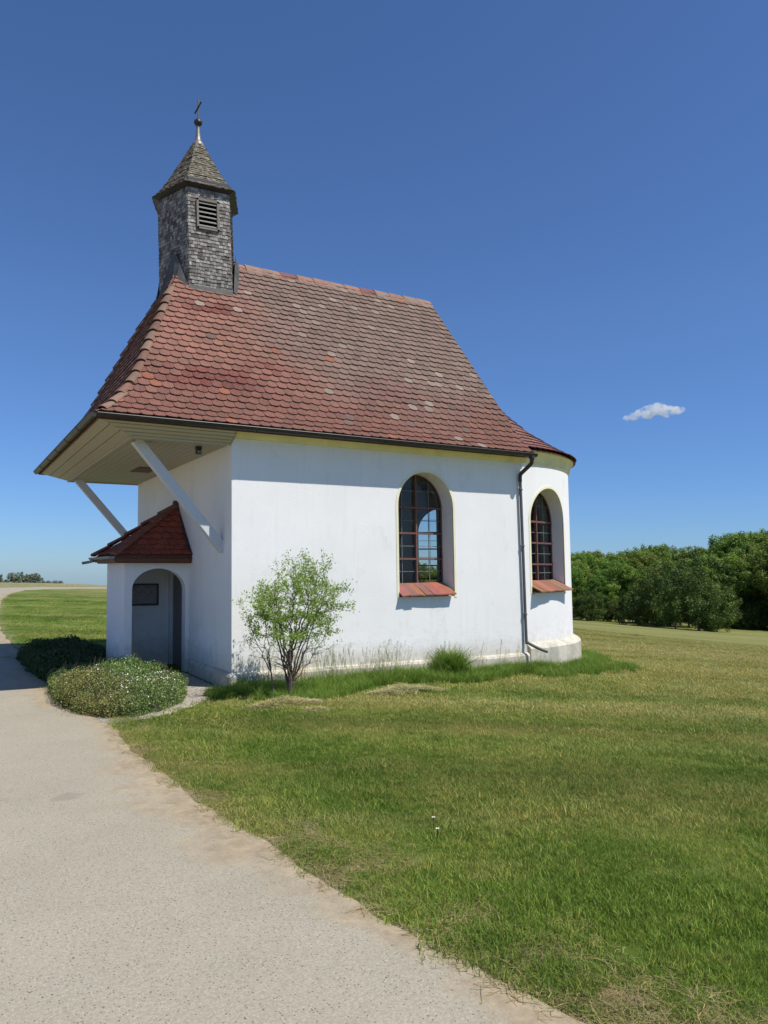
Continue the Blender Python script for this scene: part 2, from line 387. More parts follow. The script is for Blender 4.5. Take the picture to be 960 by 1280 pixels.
# ------------------------------------------------------------------ the chapel
L, WY, ZE = 5.57, 5.87, 3.69
chapel = empty('chapel', (0, 0, 0), 0, 'small whitewashed chapel with steep red tiled roof and shingled bell turret beside the path', 'chapel')
def cut(obj, cutters):
    for c in cutters:
        md = obj.modifiers.new('b', 'BOOLEAN'); md.operation = 'DIFFERENCE'; md.solver = 'EXACT'; md.object = c
    bpy.context.view_layer.update()
    dg = bpy.context.evaluated_depsgraph_get(); me = bpy.data.meshes.new_from_object(obj.evaluated_get(dg))
    obj.modifiers.clear(); old = obj.data; obj.data = me; me.name = old.name
    for c in cutters: bpy.data.objects.remove(c)
    bpy.data.meshes.remove(old)
def warp_obj(o):
    for v in o.data.vertices: v.co = warp(*v.co)
    o.data.update()
def arch_prof(w, zb, zs, rise, n=20):
    """outline of a round-headed opening centred on s=0"""
    p = [(-w/2, zb), (w/2, zb)]
    for i in range(n+1):
        t = math.pi*i/n; p.append((w/2*math.cos(t), zs+rise*math.sin(t)))
    return p
def frame_pt(o, tx, nx_, s, n, z): return Vector((o[0]+tx[0]*s+nx_[0]*n, o[1]+tx[1]*s+nx_[1]*n, z))
def prism(name, prof, fr, n0, n1, mat):
    o, tx, nn = fr; k = len(prof); mb = MB()
    vs = [frame_pt(o, tx, nn, s, n0, z) for s, z in prof]+[frame_pt(o, tx, nn, s, n1, z) for s, z in prof]
    fs = [tuple(range(k)), tuple(range(k, 2*k))[::-1]]+[(i, i+k, (i+1) % k+k, (i+1) % k) for i in range(k)]
    mb.mesh(vs, fs); return mb.build(name, mat, normals=True)

# window frames of reference: origin on wall face, tangent, outward normal
WIN1 = ((3.40, 0.0), (1, 0), (0, -1))
AX, AY, AC = 3.03, 2.83, (5.55, 2.93)
def ell(t, off=0):       # t from the -Y pole towards +X
    x = AC[0]+AX*math.sin(t); y = AC[1]-AY*math.cos(t)
    n = Vector((math.sin(t)/AX, -math.cos(t)/AY)).normalized()
    return x+n.x*off, y+n.y*off, n
def ell_frame(deg):
    x, y, n = ell(math.radians(deg)); return ((x, y), (-n.y, n.x), (n.x, n.y))
WIN2 = ell_frame(17.5); WIN3 = ell_frame(180-39)
W1 = dict(w=1.12, zb=1.24, zs=2.72, rise=.57)
W2 = dict(w=1.26, zb=1.26, zs=2.58, rise=.61)
TH = .5
wall = MB(); wall.box((0, 0, -.3), (L, WY, 3.68)); nave = wall.build('nave_wall', [M['plaster'], M['interior']], chapel)
inner = MB(); inner.box((TH, TH, .05), (L+1, WY-TH, 4.2)); ci = inner.build('c', M['interior'])
c1 = prism('c', arch_prof(**W1), WIN1, .4, -1.0, M['plaster'])
dprof = [(-.45, -.02), (.45, -.02), (.45, 1.75), (-.45, 1.75)]
c2 = prism('c', dprof, ((0, 2.85), (0, -1), (-1, 0)), .4, -.2, M['plaster'])
cut(nave, [ci, c1, c2]); warp_obj(nave)
# apse wall: half ellipse shell
def ring(prof_pts, t0, t1, n, closed=True):
    """prof_pts: (offset, z) loop; swept along the ellipse"""
    k = len(prof_pts); vs = []; fs = []
    for i in range(n+1):
        t = t0+(t1-t0)*i/n
        for off, z in prof_pts:
            x, y, _ = ell(t, off); vs.append((x, y, z))
    for i in range(n):
        for j in range(k if closed else k-1):
            j2 = (j+1) % k; fs.append((i*k+j, i*k+j2, (i+1)*k+j2, (i+1)*k+j))
    if closed: fs.append(tuple(range(k))); fs.append(tuple(range(n*k, (n+1)*k))[::-1])
    return vs, fs
mb = MB(); vs, fs = ring([(0, -.5), (0, 3.72), (-TH, 3.72), (-TH, -.5)], 0, math.pi, 96); mb.mesh(vs, fs)
apse = mb.build('apse_wall', [M['plaster'], M['interior']], chapel, normals=True)
cut(apse, [prism('c', arch_prof(**W2), WIN2, .5, -1.0, M['plaster']), prism('c', arch_prof(**W2), WIN3, .5, -1.0, M['plaster'])]); warp_obj(apse)
# interior floor, vault (keeps the inside dark as seen through the panes)
mb = MB(); mb.box((TH-.1, TH-.1, -.2), (L+.05, WY-TH+.1, .045)); vs, fs = ring([(-.3, -.2), (-.3, .04), (-2.5, .04), (-2.5, -.2)], .02, math.pi-.02, 40); mb.mesh(vs, fs); mb.build('floor', M['floor'], chapel, w=True)
mb = MB(); mb.box((TH-.1, TH-.1, 3.6), (L-.02, WY-TH+.1, 3.65)); vs, fs = ring([(-.3, 3.6), (-.3, 3.65), (-2.7, 3.65), (-2.7, 3.6)], .02, math.pi-.02, 40); mb.mesh(vs, fs); mb.build('inner_ceiling', M['interior'], chapel, w=True)
# gable wall above the apse roof
mb = MB(); gp = [(-.02, 3.69), (.36, 4.22), (2.935, 7.36), (5.51, 4.22), (5.89, 3.69)]
k = len(gp); vs = [(L-.28, y, z) for y, z in gp]+[(L-.03, y, z) for y, z in gp]
mb.mesh(vs, [tuple(range(k)), tuple(range(k, 2*k))]+[(i, (i+1) % k, (i+1) % k+k, i+k) for i in range(k)]); mb.build('gable_wall', M['plaster'], chapel, w=True, normals=True)

# plinth: sloped top, nave on three sides and apse
def sweep_plan(mb, path, prof, closed=False):
    """prof (off,z) swept along an xy polyline, offset to the right-hand side of travel"""
    k = len(prof); pts = [Vector(p) for p in path]; n = len(pts); vs = []
    for i, p in enumerate(pts):
        d0 = (p-pts[i-1]).normalized() if i else (pts[1]-p).normalized(); d1 = (pts[i+1]-p).normalized() if i < n-1 else d0
        n0 = Vector((d0.y, -d0.x)); n1_ = Vector((d1.y, -d1.x)); b = (n0+n1_); b = b/(b.length**2)*2
        for off, z in prof: vs.append((p.x+b.x*off, p.y+b.y*off, z))
    fs = []
    for i in range(n-1):
        for j in range(k-1): fs.append((i*k+j, (i+1)*k+j, (i+1)*k+j+1, i*k+j+1))
    fs.append(tuple(range(k))); fs.append(tuple(range((n-1)*k, n*k))[::-1])
    mb.mesh(vs, fs)
pl = MB()
N = 24
sweep_plan(pl, [(0, 1.9)]+[(0, 1.9-1.9*i/4) for i in range(1, 4)]+[(0, 0)]+[(L*i/N, 0) for i in range(1, N)]+[(L+.02, 0)], [(-.02, -.4), (.06, -.4), (.055, .17), (.035, .205), (-.02, .235)])
sweep_plan(pl, [(L+.02, WY), (0, WY), (0, 3.7)], [(-.02, -.4), (.075, -.4), (.07, .17), (.045, .21), (-.02, .245)])
vs, fs = ring([(-.02, -.5), (.16, -.5), (.155, .29), (.12, .325), (-.02, .40)], .02, math.pi-.02, 60); pl.mesh(vs, fs)
plo = pl.build('plinth', M['plinth'], chapel, w=True, normals=True)
# small rough displacement so the plinth edge is not ruler straight
for v in plo.data.vertices:
    r = .004*math.sin(v.co.x*5+v.co.y*4); v.co.z += r if v.co.z > .1 else 0

# cornice (nave: small moulding; apse: tall cavetto)
mb = MB()
sweep_plan(mb, [(L+.05, WY), (.004, WY), (.004, 5.8)], [(-.01, 3.57), (.04, 3.57), (.05, 3.60), (.10, 3.66), (.12, 3.71), (-.01, 3.71)])
mb.build('cornice', M['cornice'], chapel, w=True, normals=True); mb = MB()
sweep_plan(mb, [(.004, .0), (L+.05, 0)], [(-.01, 3.58), (.04, 3.58), (.05, 3.60), (.10, 3.66), (.12, 3.71), (-.01, 3.71)])
mb.build('cornice', M['cornice'], chapel, w=True, normals=True)
mb = MB()
cav = [(-.01, 3.60), (.02, 3.60), (.022, 3.63), (.035, 3.635), (.042, 3.68), (.06, 3.73), (.085, 3.77), (.115, 3.80), (.12, 3.825), (-.01, 3.825)]
vs, fs = ring(cav, .03, math.pi-.03, 90); mb.mesh(vs, fs); mb.build('apse_cornice', M['cornice'], chapel, w=True, normals=True)

# ---- windows: frame, glass, tiled sill, yellow painted surround
def curve_n(fr, s):
    """outward offset that puts a point of this window's tangent frame on the apse face"""
    if fr is WIN1: return 0.0
    o, tx, nn = fr; lo, hi = -.8, .3
    for _ in range(30):
        m_ = (lo+hi)/2; x = o[0]+tx[0]*s+nn[0]*m_; y = o[1]+tx[1]*s+nn[1]*m_
        if ((x-AC[0])/AX)**2+((y-AC[1])/AY)**2 < 1: lo = m_
        else: hi = m_
    return lo
def make_window(fr, P, label, vbars, depth=.32, sill=True, trim=True):
    o, tx, nn = fr; w, zb, zs, rise = P['w'], P['zb'], P['zs'], P['rise']
    zg = zb+.20
    pt = lambda s, n, z: frame_pt(o, tx, nn, s, n, z)
    fm = MB()
    def ringarch(w_in, w_out, d0, d1, z0, mbb):
        n = 22; prof_in, prof_out = [], []
        for wd, lst in ((w_in, prof_in), (w_out, prof_out)):
            rr = rise-(w-wd)/2
            lst.append((-wd/2, z0)); 
            for i in range(n+1):
                t = math.pi-math.pi*i/n; lst.append((wd/2*math.cos(t), zs+rr*math.sin(t)))
            lst.append((wd/2, z0))
        k = len(prof_in)
        for dd, flip in ((d0, 0), (d1, 1)): pass
        vs = [pt(s, -d0, z) for s, z in prof_in]+[pt(s, -d0, z) for s, z in prof_out]+[pt(s, -d1, z) for s, z in prof_in]+[pt(s, -d1, z) for s, z in prof_out]
        fs = []
        for i in range(k-1):
            fs += [(i, i+1, k+i+1, k+i), (2*k+i, 3*k+i, 3*k+i+1, 2*k+i+1), (i, 2*k+i, 2*k+i+1, i+1)]
        mbb.mesh(vs, fs)
    ringarch(w-.045, w-.004, depth+.005, depth+.05, zg-.03, fm)
    def bar(s0, z0, s1, z1, t, dd, dep, mbb):
        mbb.beam(pt(s0, -dd, z0), pt(s1, -dd, z1), t, dep, up=(nn[0], nn[1], 0))
    fm2 = fm
    arch_z = lambda s: zs+(rise-.03)*math.sqrt(max(0, 1-(s/(w/2-.03))**2))
    bar(0, zg, 0, arch_z(0), .030, depth, .05, fm2)
    bar(-w/2+.03, zg, w/2-.03, zg, .04, depth+.003, .05, fm2)
    for z in vbars: bar(-w/2+.03, z, w/2-.03, z, .030 if z != zs else .036, depth+.006, .05, fm2)
    f = fm2.build('window', M['frame'], chapel, w=True, normals=True); f['label'] = label
    lb = MB()
    for s in (-w/4, w/4): bar(s, zg, s, arch_z(s), .009, depth+.02, .016, lb)
    zz = [zg]+list(vbars)+[zs+rise]
    for a_, b_ in zip(zz[:-1], zz[1:]):
        z = (a_+b_)/2; half = w/2-.03 if z < zs else (w/2-.03)*math.sqrt(max(0, 1-((z-zs)/(rise-.03))**2))
        bar(-half, z, half, z, .009, depth+.02, .016, lb)
    lb.build('lead_bars', M['leadbar'], f, w=True)
    g = MB(); pr = arch_prof(w-.03, zg-.02, zs, rise-.015); g.face([pt(s, -depth-.035, z) for s, z in pr]); g.build('pane', M['glass'], f, w=True)
    if sill:
        sb = MB()                                                    # mortar bed under the sill tiles
        d_in = depth+.06; p0 = [(-.05, zb-.03), (-.05, zb+.005), (-d_in, zg-.035), (-d_in, zb-.03)]
        hw = w/2-.003
        vs = [pt(-hw, n_, z) for n_, z in p0]+[pt(hw, n_, z) for n_, z in p0]
        sb.mesh(vs, [(0, 1, 2, 3), (7, 6, 5, 4), (0, 4, 5, 1), (1, 5, 6, 2), (2, 6, 7, 3), (3, 7, 4, 0)]); sb.build('sill_bed', M['mortar'], f, w=True)
        st = MB(); nt_ = 7; tw = (w-(.05 if fr is WIN1 else .02))/nt_; r_ = random.Random(int(w*100+zb*10))
        for i in range(nt_):
            s0 = -w/2-.01+tw*i; tilt = r_.uniform(-.008, .008); col = tuple(c*r_.uniform(.72, 1.2) for c in (.30, .125, .075))
            o0, o1 = -depth+.045, .115+r_.uniform(-.012, .012)
            zi, zo = zg-.005, zb+.015
            zi2 = zi+(zo-zi)*((-.0-o0)/(o1-o0)); T = .02
            a0 = [(s0+.003, o0, zi), (s0+tw+.012, o0, zi), (s0+tw+.012, o1, zo+tilt), (s0+.003, o1, zo-tilt)]
            up = i*.0022
            vs = [pt(s, n_, z+T+up) for s, n_, z in a0]+[pt(s, n_, z+up) for s, n_, z in a0]
            st.mesh(vs, [(0, 1, 2, 3), (7, 6, 5, 4), (0, 4, 5, 1), (1, 5, 6, 2), (2, 6, 7, 3), (3, 7, 4, 0)], col)
        st.build('sill', M['tile'], f, w=True, normals=True)
    if trim:
        tb = MB(); n = 26; tw = .045
        ins, out = [], []
        for e, lst in ((0.0, ins), (tw, out)):
            for z in np.linspace(zb-.02, zs, 6): lst.append((-w/2-e, z))
            for i in range(1, n): t = math.pi-math.pi*i/n; lst.append(((w/2+e)*math.cos(t), zs+(rise+e)*math.sin(t)))
            for z in np.linspace(zs, zb-.02, 6): lst.append((w/2+e, z))
        for i in range(len(ins)-1):
            q = [ins[i], ins[i+1], out[i+1], out[i]]
            a4 = [pt(s, curve_n(fr, s)+.007, z) for s, z in q]; b4 = [pt(s, curve_n(fr, s)-.02, z) for s, z in q]
            tb.face(a4); tb.face([a4[2], a4[3], b4[3], b4[2]]); tb.face([a4[0], a4[1], b4[1], b4[0]])
        tb.build('surround', M['trim'], f, w=True, normals=False)
    return f
VB = [1.86, 2.29, 2.72]
make_window(WIN1, W1, 'larger round-headed leaded window in the long wall', VB)
make_window(WIN2, W2, 'round-headed leaded window in the curved apse wall', [1.78, 2.18, 2.58])
make_window(WIN3, W2, 'far side apse window', [1.78, 2.18, 2.58], sill=False)

# ---- roofs, laid tile by tile
def tile_lay(mb, surf, rows, arange, width, expo, colfn, smax=99, length=1.75, thick=.016, seed=1, cols_n=None):
    """surf(a, s) -> Vector ; s runs up the slope; rows = number of courses; arange(s)->(lo,hi) ; width in a-units may depend on s"""
    R = random.Random(seed)
    for r in range(rows):
        s0 = r*expo; lo, hi = arange(s0); lo2, hi2 = arange(s0+expo*length)
        wv = width(s0) if callable(width) else width
        sag = .004*math.sin(r*1.9)
        k0 = math.floor(lo/wv)-1; k1 = math.ceil(hi/wv)+1
        for k in range(k0, k1):
            a0 = (k+(.5 if r % 2 else 0))*wv; ac = a0+wv/2
            if a0+wv < lo-.0 or a0 > hi+.0: continue
            js = R.uniform(-.006, .006)+sag; lift = R.uniform(.004, .012); sk = R.uniform(-.01, .01)
            hw = wv*.485; rr = expo*.30
            out = [(-hw, expo*length), (hw, expo*length)]
            for i in range(7):
                t = math.pi*i/6; out.append((hw*math.cos(t), rr-rr*math.sin(t)))
            top = []; bot = []; e = 1e-3
            for (da, ds) in out:
                s = min(max(0, s0+ds+js+da/wv*sk), smax); a_ = ac+da
                l_, h_ = arange(s); a_ = min(max(a_, l_), h_)
                p = surf(a_, s); nrm = ((surf(a_+e, s)-p).cross(surf(a_, s+e)-p))
                nrm = nrm.normalized() if nrm.length > 1e-12 else Vector((0, 0, 1))
                fr = 1-ds/(expo*length)
                top.append(p+nrm*(.006+fr*(thick*1.75+lift)+thick)); bot.append(p+nrm*(.006+fr*(thick*1.75+lift)))
            c = colfn(ac, s0+.5*expo, R)
            mb.face(top, c)
            n = len(out)
            vs = top+bot; mb.mesh(vs, [(i, i+n, (i+1) % n+n, (i+1) % n) for i in range(1, n)], tuple(x*.8 for x in c))
class Prof:      # polyline (h, z) parametrised by arc length
    def __init__(s, pts):
        s.h = [p[0] for p in pts]; s.z = [p[1] for p in pts]; s.l = [0]
        for i in range(1, len(pts)): s.l.append(s.l[-1]+math.hypot(s.h[i]-s.h[i-1], s.z[i]-s.z[i-1]))
        s.L = s.l[-1]
    def at(s, v):
        v = min(max(v, s.l[0]), s.l[-1]+.4)
        if v >= s.l[-1]:
            d = s.l[-1]-s.l[-2]; t = (v-s.l[-2])/d; return s.h[-2]+(s.h[-1]-s.h[-2])*t, s.z[-2]+(s.z[-1]-s.z[-2])*t
        i = max(j for j in range(len(s.l)-1) if s.l[j] <= v+1e-9); t = (v-s.l[i])/(s.l[i+1]-s.l[i])
        return s.h[i]+(s.h[i+1]-s.h[i])*t, s.z[i]+(s.z[i+1]-s.z[i])*t
    def s_of_z(s, z): return float(np.interp(z, s.z, s.l))
    def h_of_z(s, z): return float(np.interp(z, s.z, s.h))
YC = 2.935; ZR = 7.44
side = Prof([(-.28, 3.70), (-.08, 3.85), (.13, 4.05), (.34, 4.30), (.58, 4.60), (.90, 4.98), (1.9, 6.20), (YC, ZR)])
front = Prof([(-1.88, 3.70), (-1.66, 3.90), (-1.46, 4.14), (-1.28, 4.42), (-1.12, 4.74), (-.95, 5.12), (-.42, 6.26), (.13, ZR)])
XE = L+.02
def hipx(z): return front.h_of_z(z)
def tone(kind):
    def fn(a_, s, R):
        if kind == 'side':
            x = a_; n = math.sin(x*1.9+s*1.1)*math.sin(s*2.3-x*.7)
            grey = 1/(1+math.exp(-(x-1.9+.26*s+.35*n)*3.0))
            base = (.235, .105, .076); gr = (.175, .120, .098)
            c = [b*(1-grey)+g*grey for b, g in zip(base, gr)]
            low = 1/(1+math.exp((s-1.25-.35*n)*3.2))                        # fresher red band near the eaves
            c = [q*(1-low)+e*low for q, e in zip(c, (.158, .063, .046))]
            patch = math.exp(-((x+.15)/.75)**4-((s-1.15)/.28)**4)+math.exp(-((x-.25)/.5)**4-((s-3.15-.1*x)/.17)**4)
            patch += .8*math.exp(-((x-.9)/.45)**2-((s-1.55)/.25)**2)
            p = min(1, patch)*(1 if R.random() < .85 else .2); c = [q*(1-p)+e*p for q, e in zip(c, (.135, .036, .028))]
            if R.random() < .006+.04*grey: c = [.25, .19, .155]
            if R.random() < .003+.022*low: c = [.26, .09, .05]
            if R.random() < .006+.02*grey: c = [.13, .085, .07]
        elif kind == 'porch':
            c = (.27, .052, .030)
        else:
            c = (.20, .10, .08)
        v = R.uniform(.84, 1.14); return tuple(q*v*R.uniform(.97, 1.03) for q in c)
    return fn
rt = MB(); EXPO = side.L/31
def surf_s(a_, s): h, z = side.at(s); return Vector((a_, h, z))
def surf_n(a_, s): h, z = side.at(s); return Vector((-a_, 2*YC-h, z))
def rng_s(s): _, z = side.at(s); return (hipx(min(z, ZR)), XE-.0)
tile_lay(rt, surf_s, 31, rng_s, .168, EXPO, tone('side'), side.L-.01, seed=3)
tile_lay(rt, surf_n, 31, lambda s: (-XE, -rng_s(s)[0]), .178, EXPO, tone('x'), side.L-.01, seed=4)
EXF = front.L/28
def surf_f(a_, s): h, z = front.at(s); return Vector((h, -a_, z))
def rng_f(s): _, z = front.at(s); y = side.h_of_z(min(z, ZR)); return (-(2*YC-y), -y)
tile_lay(rt, surf_f, 28, rng_f, .178, EXF, tone('x'), front.L-.01, seed=5)
roof = rt.build('roof', M['tile'], chapel, w=True)
# closed deck just below the tiles
dk = MB()
zs_ = side.z
for i in range(len(zs_)-1):
    za, zb_ = zs_[i], zs_[i+1]; ya, yb = side.h[i], side.h[i+1]; xa, xb = hipx(za), hipx(zb_); d = .02
    dk.face([(xa, ya, za-d), (XE, ya, za-d), (XE, yb, zb_-d), (xb, yb, zb_-d)])
    dk.face([(xa, 2*YC-ya, za-d), (XE, 2*YC-ya, za-d), (XE, 2*YC-yb, zb_-d), (xb, 2*YC-yb, zb_-d)][::-1])
    dk.face([(xa, ya, za-d), (xb, yb, zb_-d), (xb, 2*YC-yb, zb_-d), (xa, 2*YC-ya, za-d)])
dk.build('roof_deck', M['deck'], roof, w=True)
# verge at the apse end
vb = MB()
for mir in (0, 1):
    for i in range(len(zs_)-1):
        p = [(side.h[j] if not mir else 2*YC-side.h[j], side.z[j]) for j in (i, i+1)]
        vb.beam((XE+.012, p[0][0], p[0][1]-.02), (XE+.012, p[1][0], p[1][1]-.02), .03, .10, up=(0, 0, 1), ext=.005)
vb.build('verge_board', M['metal'], roof, w=True)
# hip tiles
R5 = random.Random(5)
for mir in (0, 1):
    hp = MB(); mo = MB()
    zz = np.linspace(3.75, 6.5, 260); pts = [Vector((hipx(z), side.h_of_z(z) if not mir else 2*YC-side.h_of_z(z), z)) for z in zz]
    acc = [0]
    for i in range(1, len(pts)): acc.append(acc[-1]+(pts[i]-pts[i-1]).length)
    at = lambda s: Vector((np.interp(s, acc, [p.x for p in pts]), np.interp(s, acc, [p.y for p in pts]), np.interp(s, acc, [p.z for p in pts])))
    n = int(acc[-1]/.30)
    for i in range(n):
        a0 = at(i*.30-.03); b0 = at(min(i*.30+.33, acc[-1])); d = (b0-a0).normalized(); up = Vector((-.62, -.35 if not mir else .35, .7)).normalized(); sx = d.cross(up).normalized(); up = sx.cross(d)
        j = R5.uniform(-.008, .008); vs = []; K = 8
        for q, r, lf in ((a0, .088, .040), (b0, .070, .014)):
            for t in range(K+1):
                an = math.pi*t/K; vs.append(q+sx*(math.cos(an)*r+j)+up*(math.sin(an)*r*.8+lf-.03))
        m_ = len(vs)
        vs += [v-up*.016 for v in vs]
        fs = [(t, t+1, K+1+t+1, K+1+t) for t in range(K)]+[(t, t+1, m_+t+1, m_+t) for t in range(K)]
        c = (.19, .098, .070) if R5.random() < .7 else (.22, .14, .10)
        v_ = R5.uniform(.8, 1.1); hp.mesh(vs, fs, tuple(x*v_ for x in c))
    mo.tube([at(s)+Vector((.075, .03 if not mir else -.03, -.015)) for s in np.linspace(0, acc[-1], 30)], .035, 6)
    mo.tube([at(s)+Vector((-.03, .08 if not mir else -.08, -.015)) for s in np.linspace(0, acc[-1], 30)], .03, 6)
    hp.build('hip_tiles', M['tile'], roof, w=True, smooth=False); mo.build('hip_mortar', M['mortar'], roof, w=True)
# ridge tiles: long flat saddle tiles
rg = MB(); x = .95; i = 0
while x < XE-.05:
    ln = .36; K = 8; vs = []; j = R5.uniform(-.008, .008)
    for q, r in ((x-.03, .0), (min(x+ln, XE+.02), .012)):
        for t in range(K+1):
            an = math.pi*t/K; yy = -math.cos(an); vs.append(Vector((q, YC+yy*.17, ZR+.055+j-r-abs(yy)**1.5*.185)))
    m_ = len(vs); vs += [v+Vector((0, 0, -.018)) for v in vs]
    fs = [(t, t+1, K+1+t+1, K+1+t)[::-1] for t in range(K)]+[(t, t+1, m_+t+1, m_+t) for t in range(K)]+[(0, K+1, m_+K+1, m_), (K, K+K+1, m_+K+K+1, m_+K)]
    c = (.20, .07, .055) if i in (3, 8) else R5.choice([(.27, .17, .135), (.24, .165, .135), (.28, .155, .115), (.21, .145, .12)])
    rg.mesh(vs, fs, c); x += ln; i += 1
rg.build('ridge_tiles', M['tile'], roof, w=True, normals=True)

# apse roof: half cone with bell-cast eaves (radius, height above ground)
ap = [(2.99, 3.835), (2.80, 3.93), (2.60, 4.05), (2.10, 4.38), (1.65, 4.78), (1.36, 5.09), (.9, 5.62), (.05, 6.6)]
apr = Prof([(-r, z) for r, z in ap])
def surf_a(a_, s):      # a = angle in radians from -Y
    h, z = apr.at(s); r = -h
    return Vector((AC[0]+r*(AX/AY)*math.sin(a_), AC[1]-r*math.cos(a_), z))
at_ = MB()
def wa(s): return math.pi/round(math.pi*max(-apr.at(s)[0], .2)/.165)
tile_lay(at_, surf_a, 22, lambda s: (.0, math.pi), wa, apr.L/23, lambda a_, s, R: tuple(q*R.uniform(.8, 1.15) for q in (.215, .095, .08)), seed=8)
aro = at_.build('apse_roof', M['tile'], chapel, w=True)
dk = MB()
for i in range(40):
    for j in range(len(ap)-1):
        t0, t1 = math.pi*i/40, math.pi*(i+1)/40; P_ = []
        for t, jj in ((t0, j), (t1, j), (t1, j+1), (t0, j+1)): r, z = ap[jj]; P_.append((AC[0]+r*(AX/AY)*math.sin(t), AC[1]-r*math.cos(t), z-.015))
        dk.face(P_)
dk.build('roof_deck', M['deck'], aro, w=True)
if 0: g = MB(); g.tube([(AC[0]+3.14*(AX/AY)*math.sin(t), AC[1]-3.13*math.cos(t), 3.885) for t in np.linspace(.12, math.pi-.12, 60)], .016, 8)

# ---- gutters and downpipe
def gutter(mb, a, b, r=.062):
    a = Vector(a); b = Vector(b); d = (b-a).normalized(); sx = d.cross(Vector((0, 0, 1))); K = 8
    vs = []
    for q in (a, b):
        for rr in (r, r-.006):
            for t in range(K+1):
                an = math.pi+math.pi*t/K; vs.append(q+sx*math.cos(an)*rr+Vector((0, 0, math.sin(an)*rr)))
    k = K+1; fs = [(t, t+1, 2*k+t+1, 2*k+t) for t in range(K)]+[(k+t, k+t+1, 3*k+t+1, 3*k+t) for t in range(K)]
    fs += [(0, 2*k, 3*k, k), (K, k+K, 3*k+K, 2*k+K)]+[tuple(range(k))+tuple(), tuple(range(2*k, 3*k))]
    mb.mesh(vs, fs)
    mb.tube([a+sx*r, b+sx*r], .009, 6); mb.tube([a-sx*r, b-sx*r], .009, 6)
    n = int((b-a).length/1.0)
    for i in range(1, n):
        q = a+(b-a)*i/n
        mb.tube([q+sx*math.cos(math.pi+math.pi*t/6)*(r+.002)+Vector((0, 0, math.sin(math.pi+math.pi*t/6)*(r+.002))) for t in range(7)], .006, 5)
g = MB(); gutter(g, (-1.90, -.32, 3.70), (XE+.03, -.32, 3.705), .055); g.build('gutter', M['metal'], chapel, w=True)
g = MB(); gutter(g, (-1.94, -.34, 3.70), (-1.94, WY+.34, 3.70), .055); g.build('gutter', M['metal'], chapel, w=True)
g = MB(); gutter(g, (-1.90, WY+.32, 3.70), (XE, WY+.32, 3.705)); g.build('gutter', M['metal'], chapel, w=True)
g = MB()
def smooth_path(pts, n=6):
    P_ = [Vector(p) for p in pts]; out = []
    for i in range(len(P_)-1):
        p0 = P_[max(i-1, 0)]; p1 = P_[i]; p2 = P_[i+1]; p3 = P_[min(i+2, len(P_)-1)]
        for k in range(n):
            t = k/n; out.append(.5*((2*p1)+(-p0+p2)*t+(2*p0-5*p1+4*p2-p3)*t*t+(-p0+3*p1-3*p2+p3)*t**3))
    return out+[P_[-1]]
g.tube(smooth_path([(5.52, -.32, 3.68), (5.52, -.32, 3.60), (5.52, -.29, 3.53), (5.48, -.14, 3.42), (5.47, -.06, 3.36), (5.47, -.05, 3.24)]), [.05]*6+[.036]*20+[.034]*5, 10)
dp = g.build('downpipe', M['metal'], chapel, w=True, smooth=True)
g = MB(); g.tube(smooth_path([(5.47, -.05, 3.26), (5.49, -.05, 2.0), (5.51, -.05, .52), (5.515, -.07, .42), (5.57, -.15, .36), (5.66, -.26, .30), (5.75, -.34, .26)]), .028, 10, cap=False)
for z in (.9, 2.1, 3.1): g.tube([(5.515-.0125*z, -.05, z-.012), (5.515-.0125*z, -.05, z+.012)], .038, 10)
g.build('lower_pipe', M['pipe'], dp, w=True, smooth=True)

# ---- soffit of the projecting front eave
sf = MB(); ZC = 3.50; XI, YI = -1.40, .02
def board(mb, q, t=.016):
    q = [Vector(p) for p in q]; n = (q[1]-q[0]).cross(q[3]-q[0]).normalized()
    if n.z > 0: n = -n
    vs = q+[p-n*t for p in q]; mb.mesh(vs, [(0, 1, 2, 3), (7, 6, 5, 4), (0, 4, 5, 1), (1, 5, 6, 2), (2, 6, 7, 3), (3, 7, 4, 0)])
nb = 13; x = XI
for i in range(nb):
    x0 = XI+(-XI-.005)*i/nb; x1 = XI+(-XI-.005)*(i+1)/nb-.007; board(sf, [(x0, YI, ZC), (x1, YI, ZC), (x1, WY-YI, ZC), (x0, WY-YI, ZC)])
XO, YO, ZO = -1.86, -.25, 3.655
lerp = lambda a_, b_, t: a_+(b_-a_)*t
for i in range(4):
    t0, t1 = i/4, (i+1)/4-.045
    for mir in (0, 1):
        q = []
        for (t, end) in ((t0, 0), (t0, 1), (t1, 1), (t1, 0)):
            y = lerp(YO, YI, t); z = lerp(ZO, ZC, t); xx = lerp(XO, XI, t)+.004 if not end else -.006
            q.append((xx, y if not mir else WY-y, z))
        board(sf, q)
for i in range(3):
    t0, t1 = i/3, (i+1)/3-.02; q = []
    for (t, end) in ((t0, 0), (t0, 1), (t1, 1), (t1, 0)):
        y = lerp(YO, YI, t)+.004; z = lerp(ZO, ZC, t); xx = lerp(XO, XI, t); q.append((xx, y if not end else WY-y, z))
    board(sf, q)
sfo = sf.build('soffit', M['soffit'], chapel, w=True, normals=True)
bk = MB(); d = .03                                       # closed backing so no light leaks through the grooves
bk.face([(XI, YI, ZC+d), (0, YI, ZC+d), (0, WY-YI, ZC+d), (XI, WY-YI, ZC+d)])
bk.face([(XO, YO, ZO+d), (0, YO, ZO+d), (0, YI, ZC+d), (XI, YI, ZC+d)]); bk.face([(XO, WY-YO, ZO+d), (0, WY-YO, ZO+d), (0, WY-YI, ZC+d), (XI, WY-YI, ZC+d)])
bk.face([(XO, YO, ZO+d), (XI, YI, ZC+d), (XI, WY-YI, ZC+d), (XO, WY-YO, ZO+d)]); bk.build('soffit_backing', M['deck'], sfo, w=True)
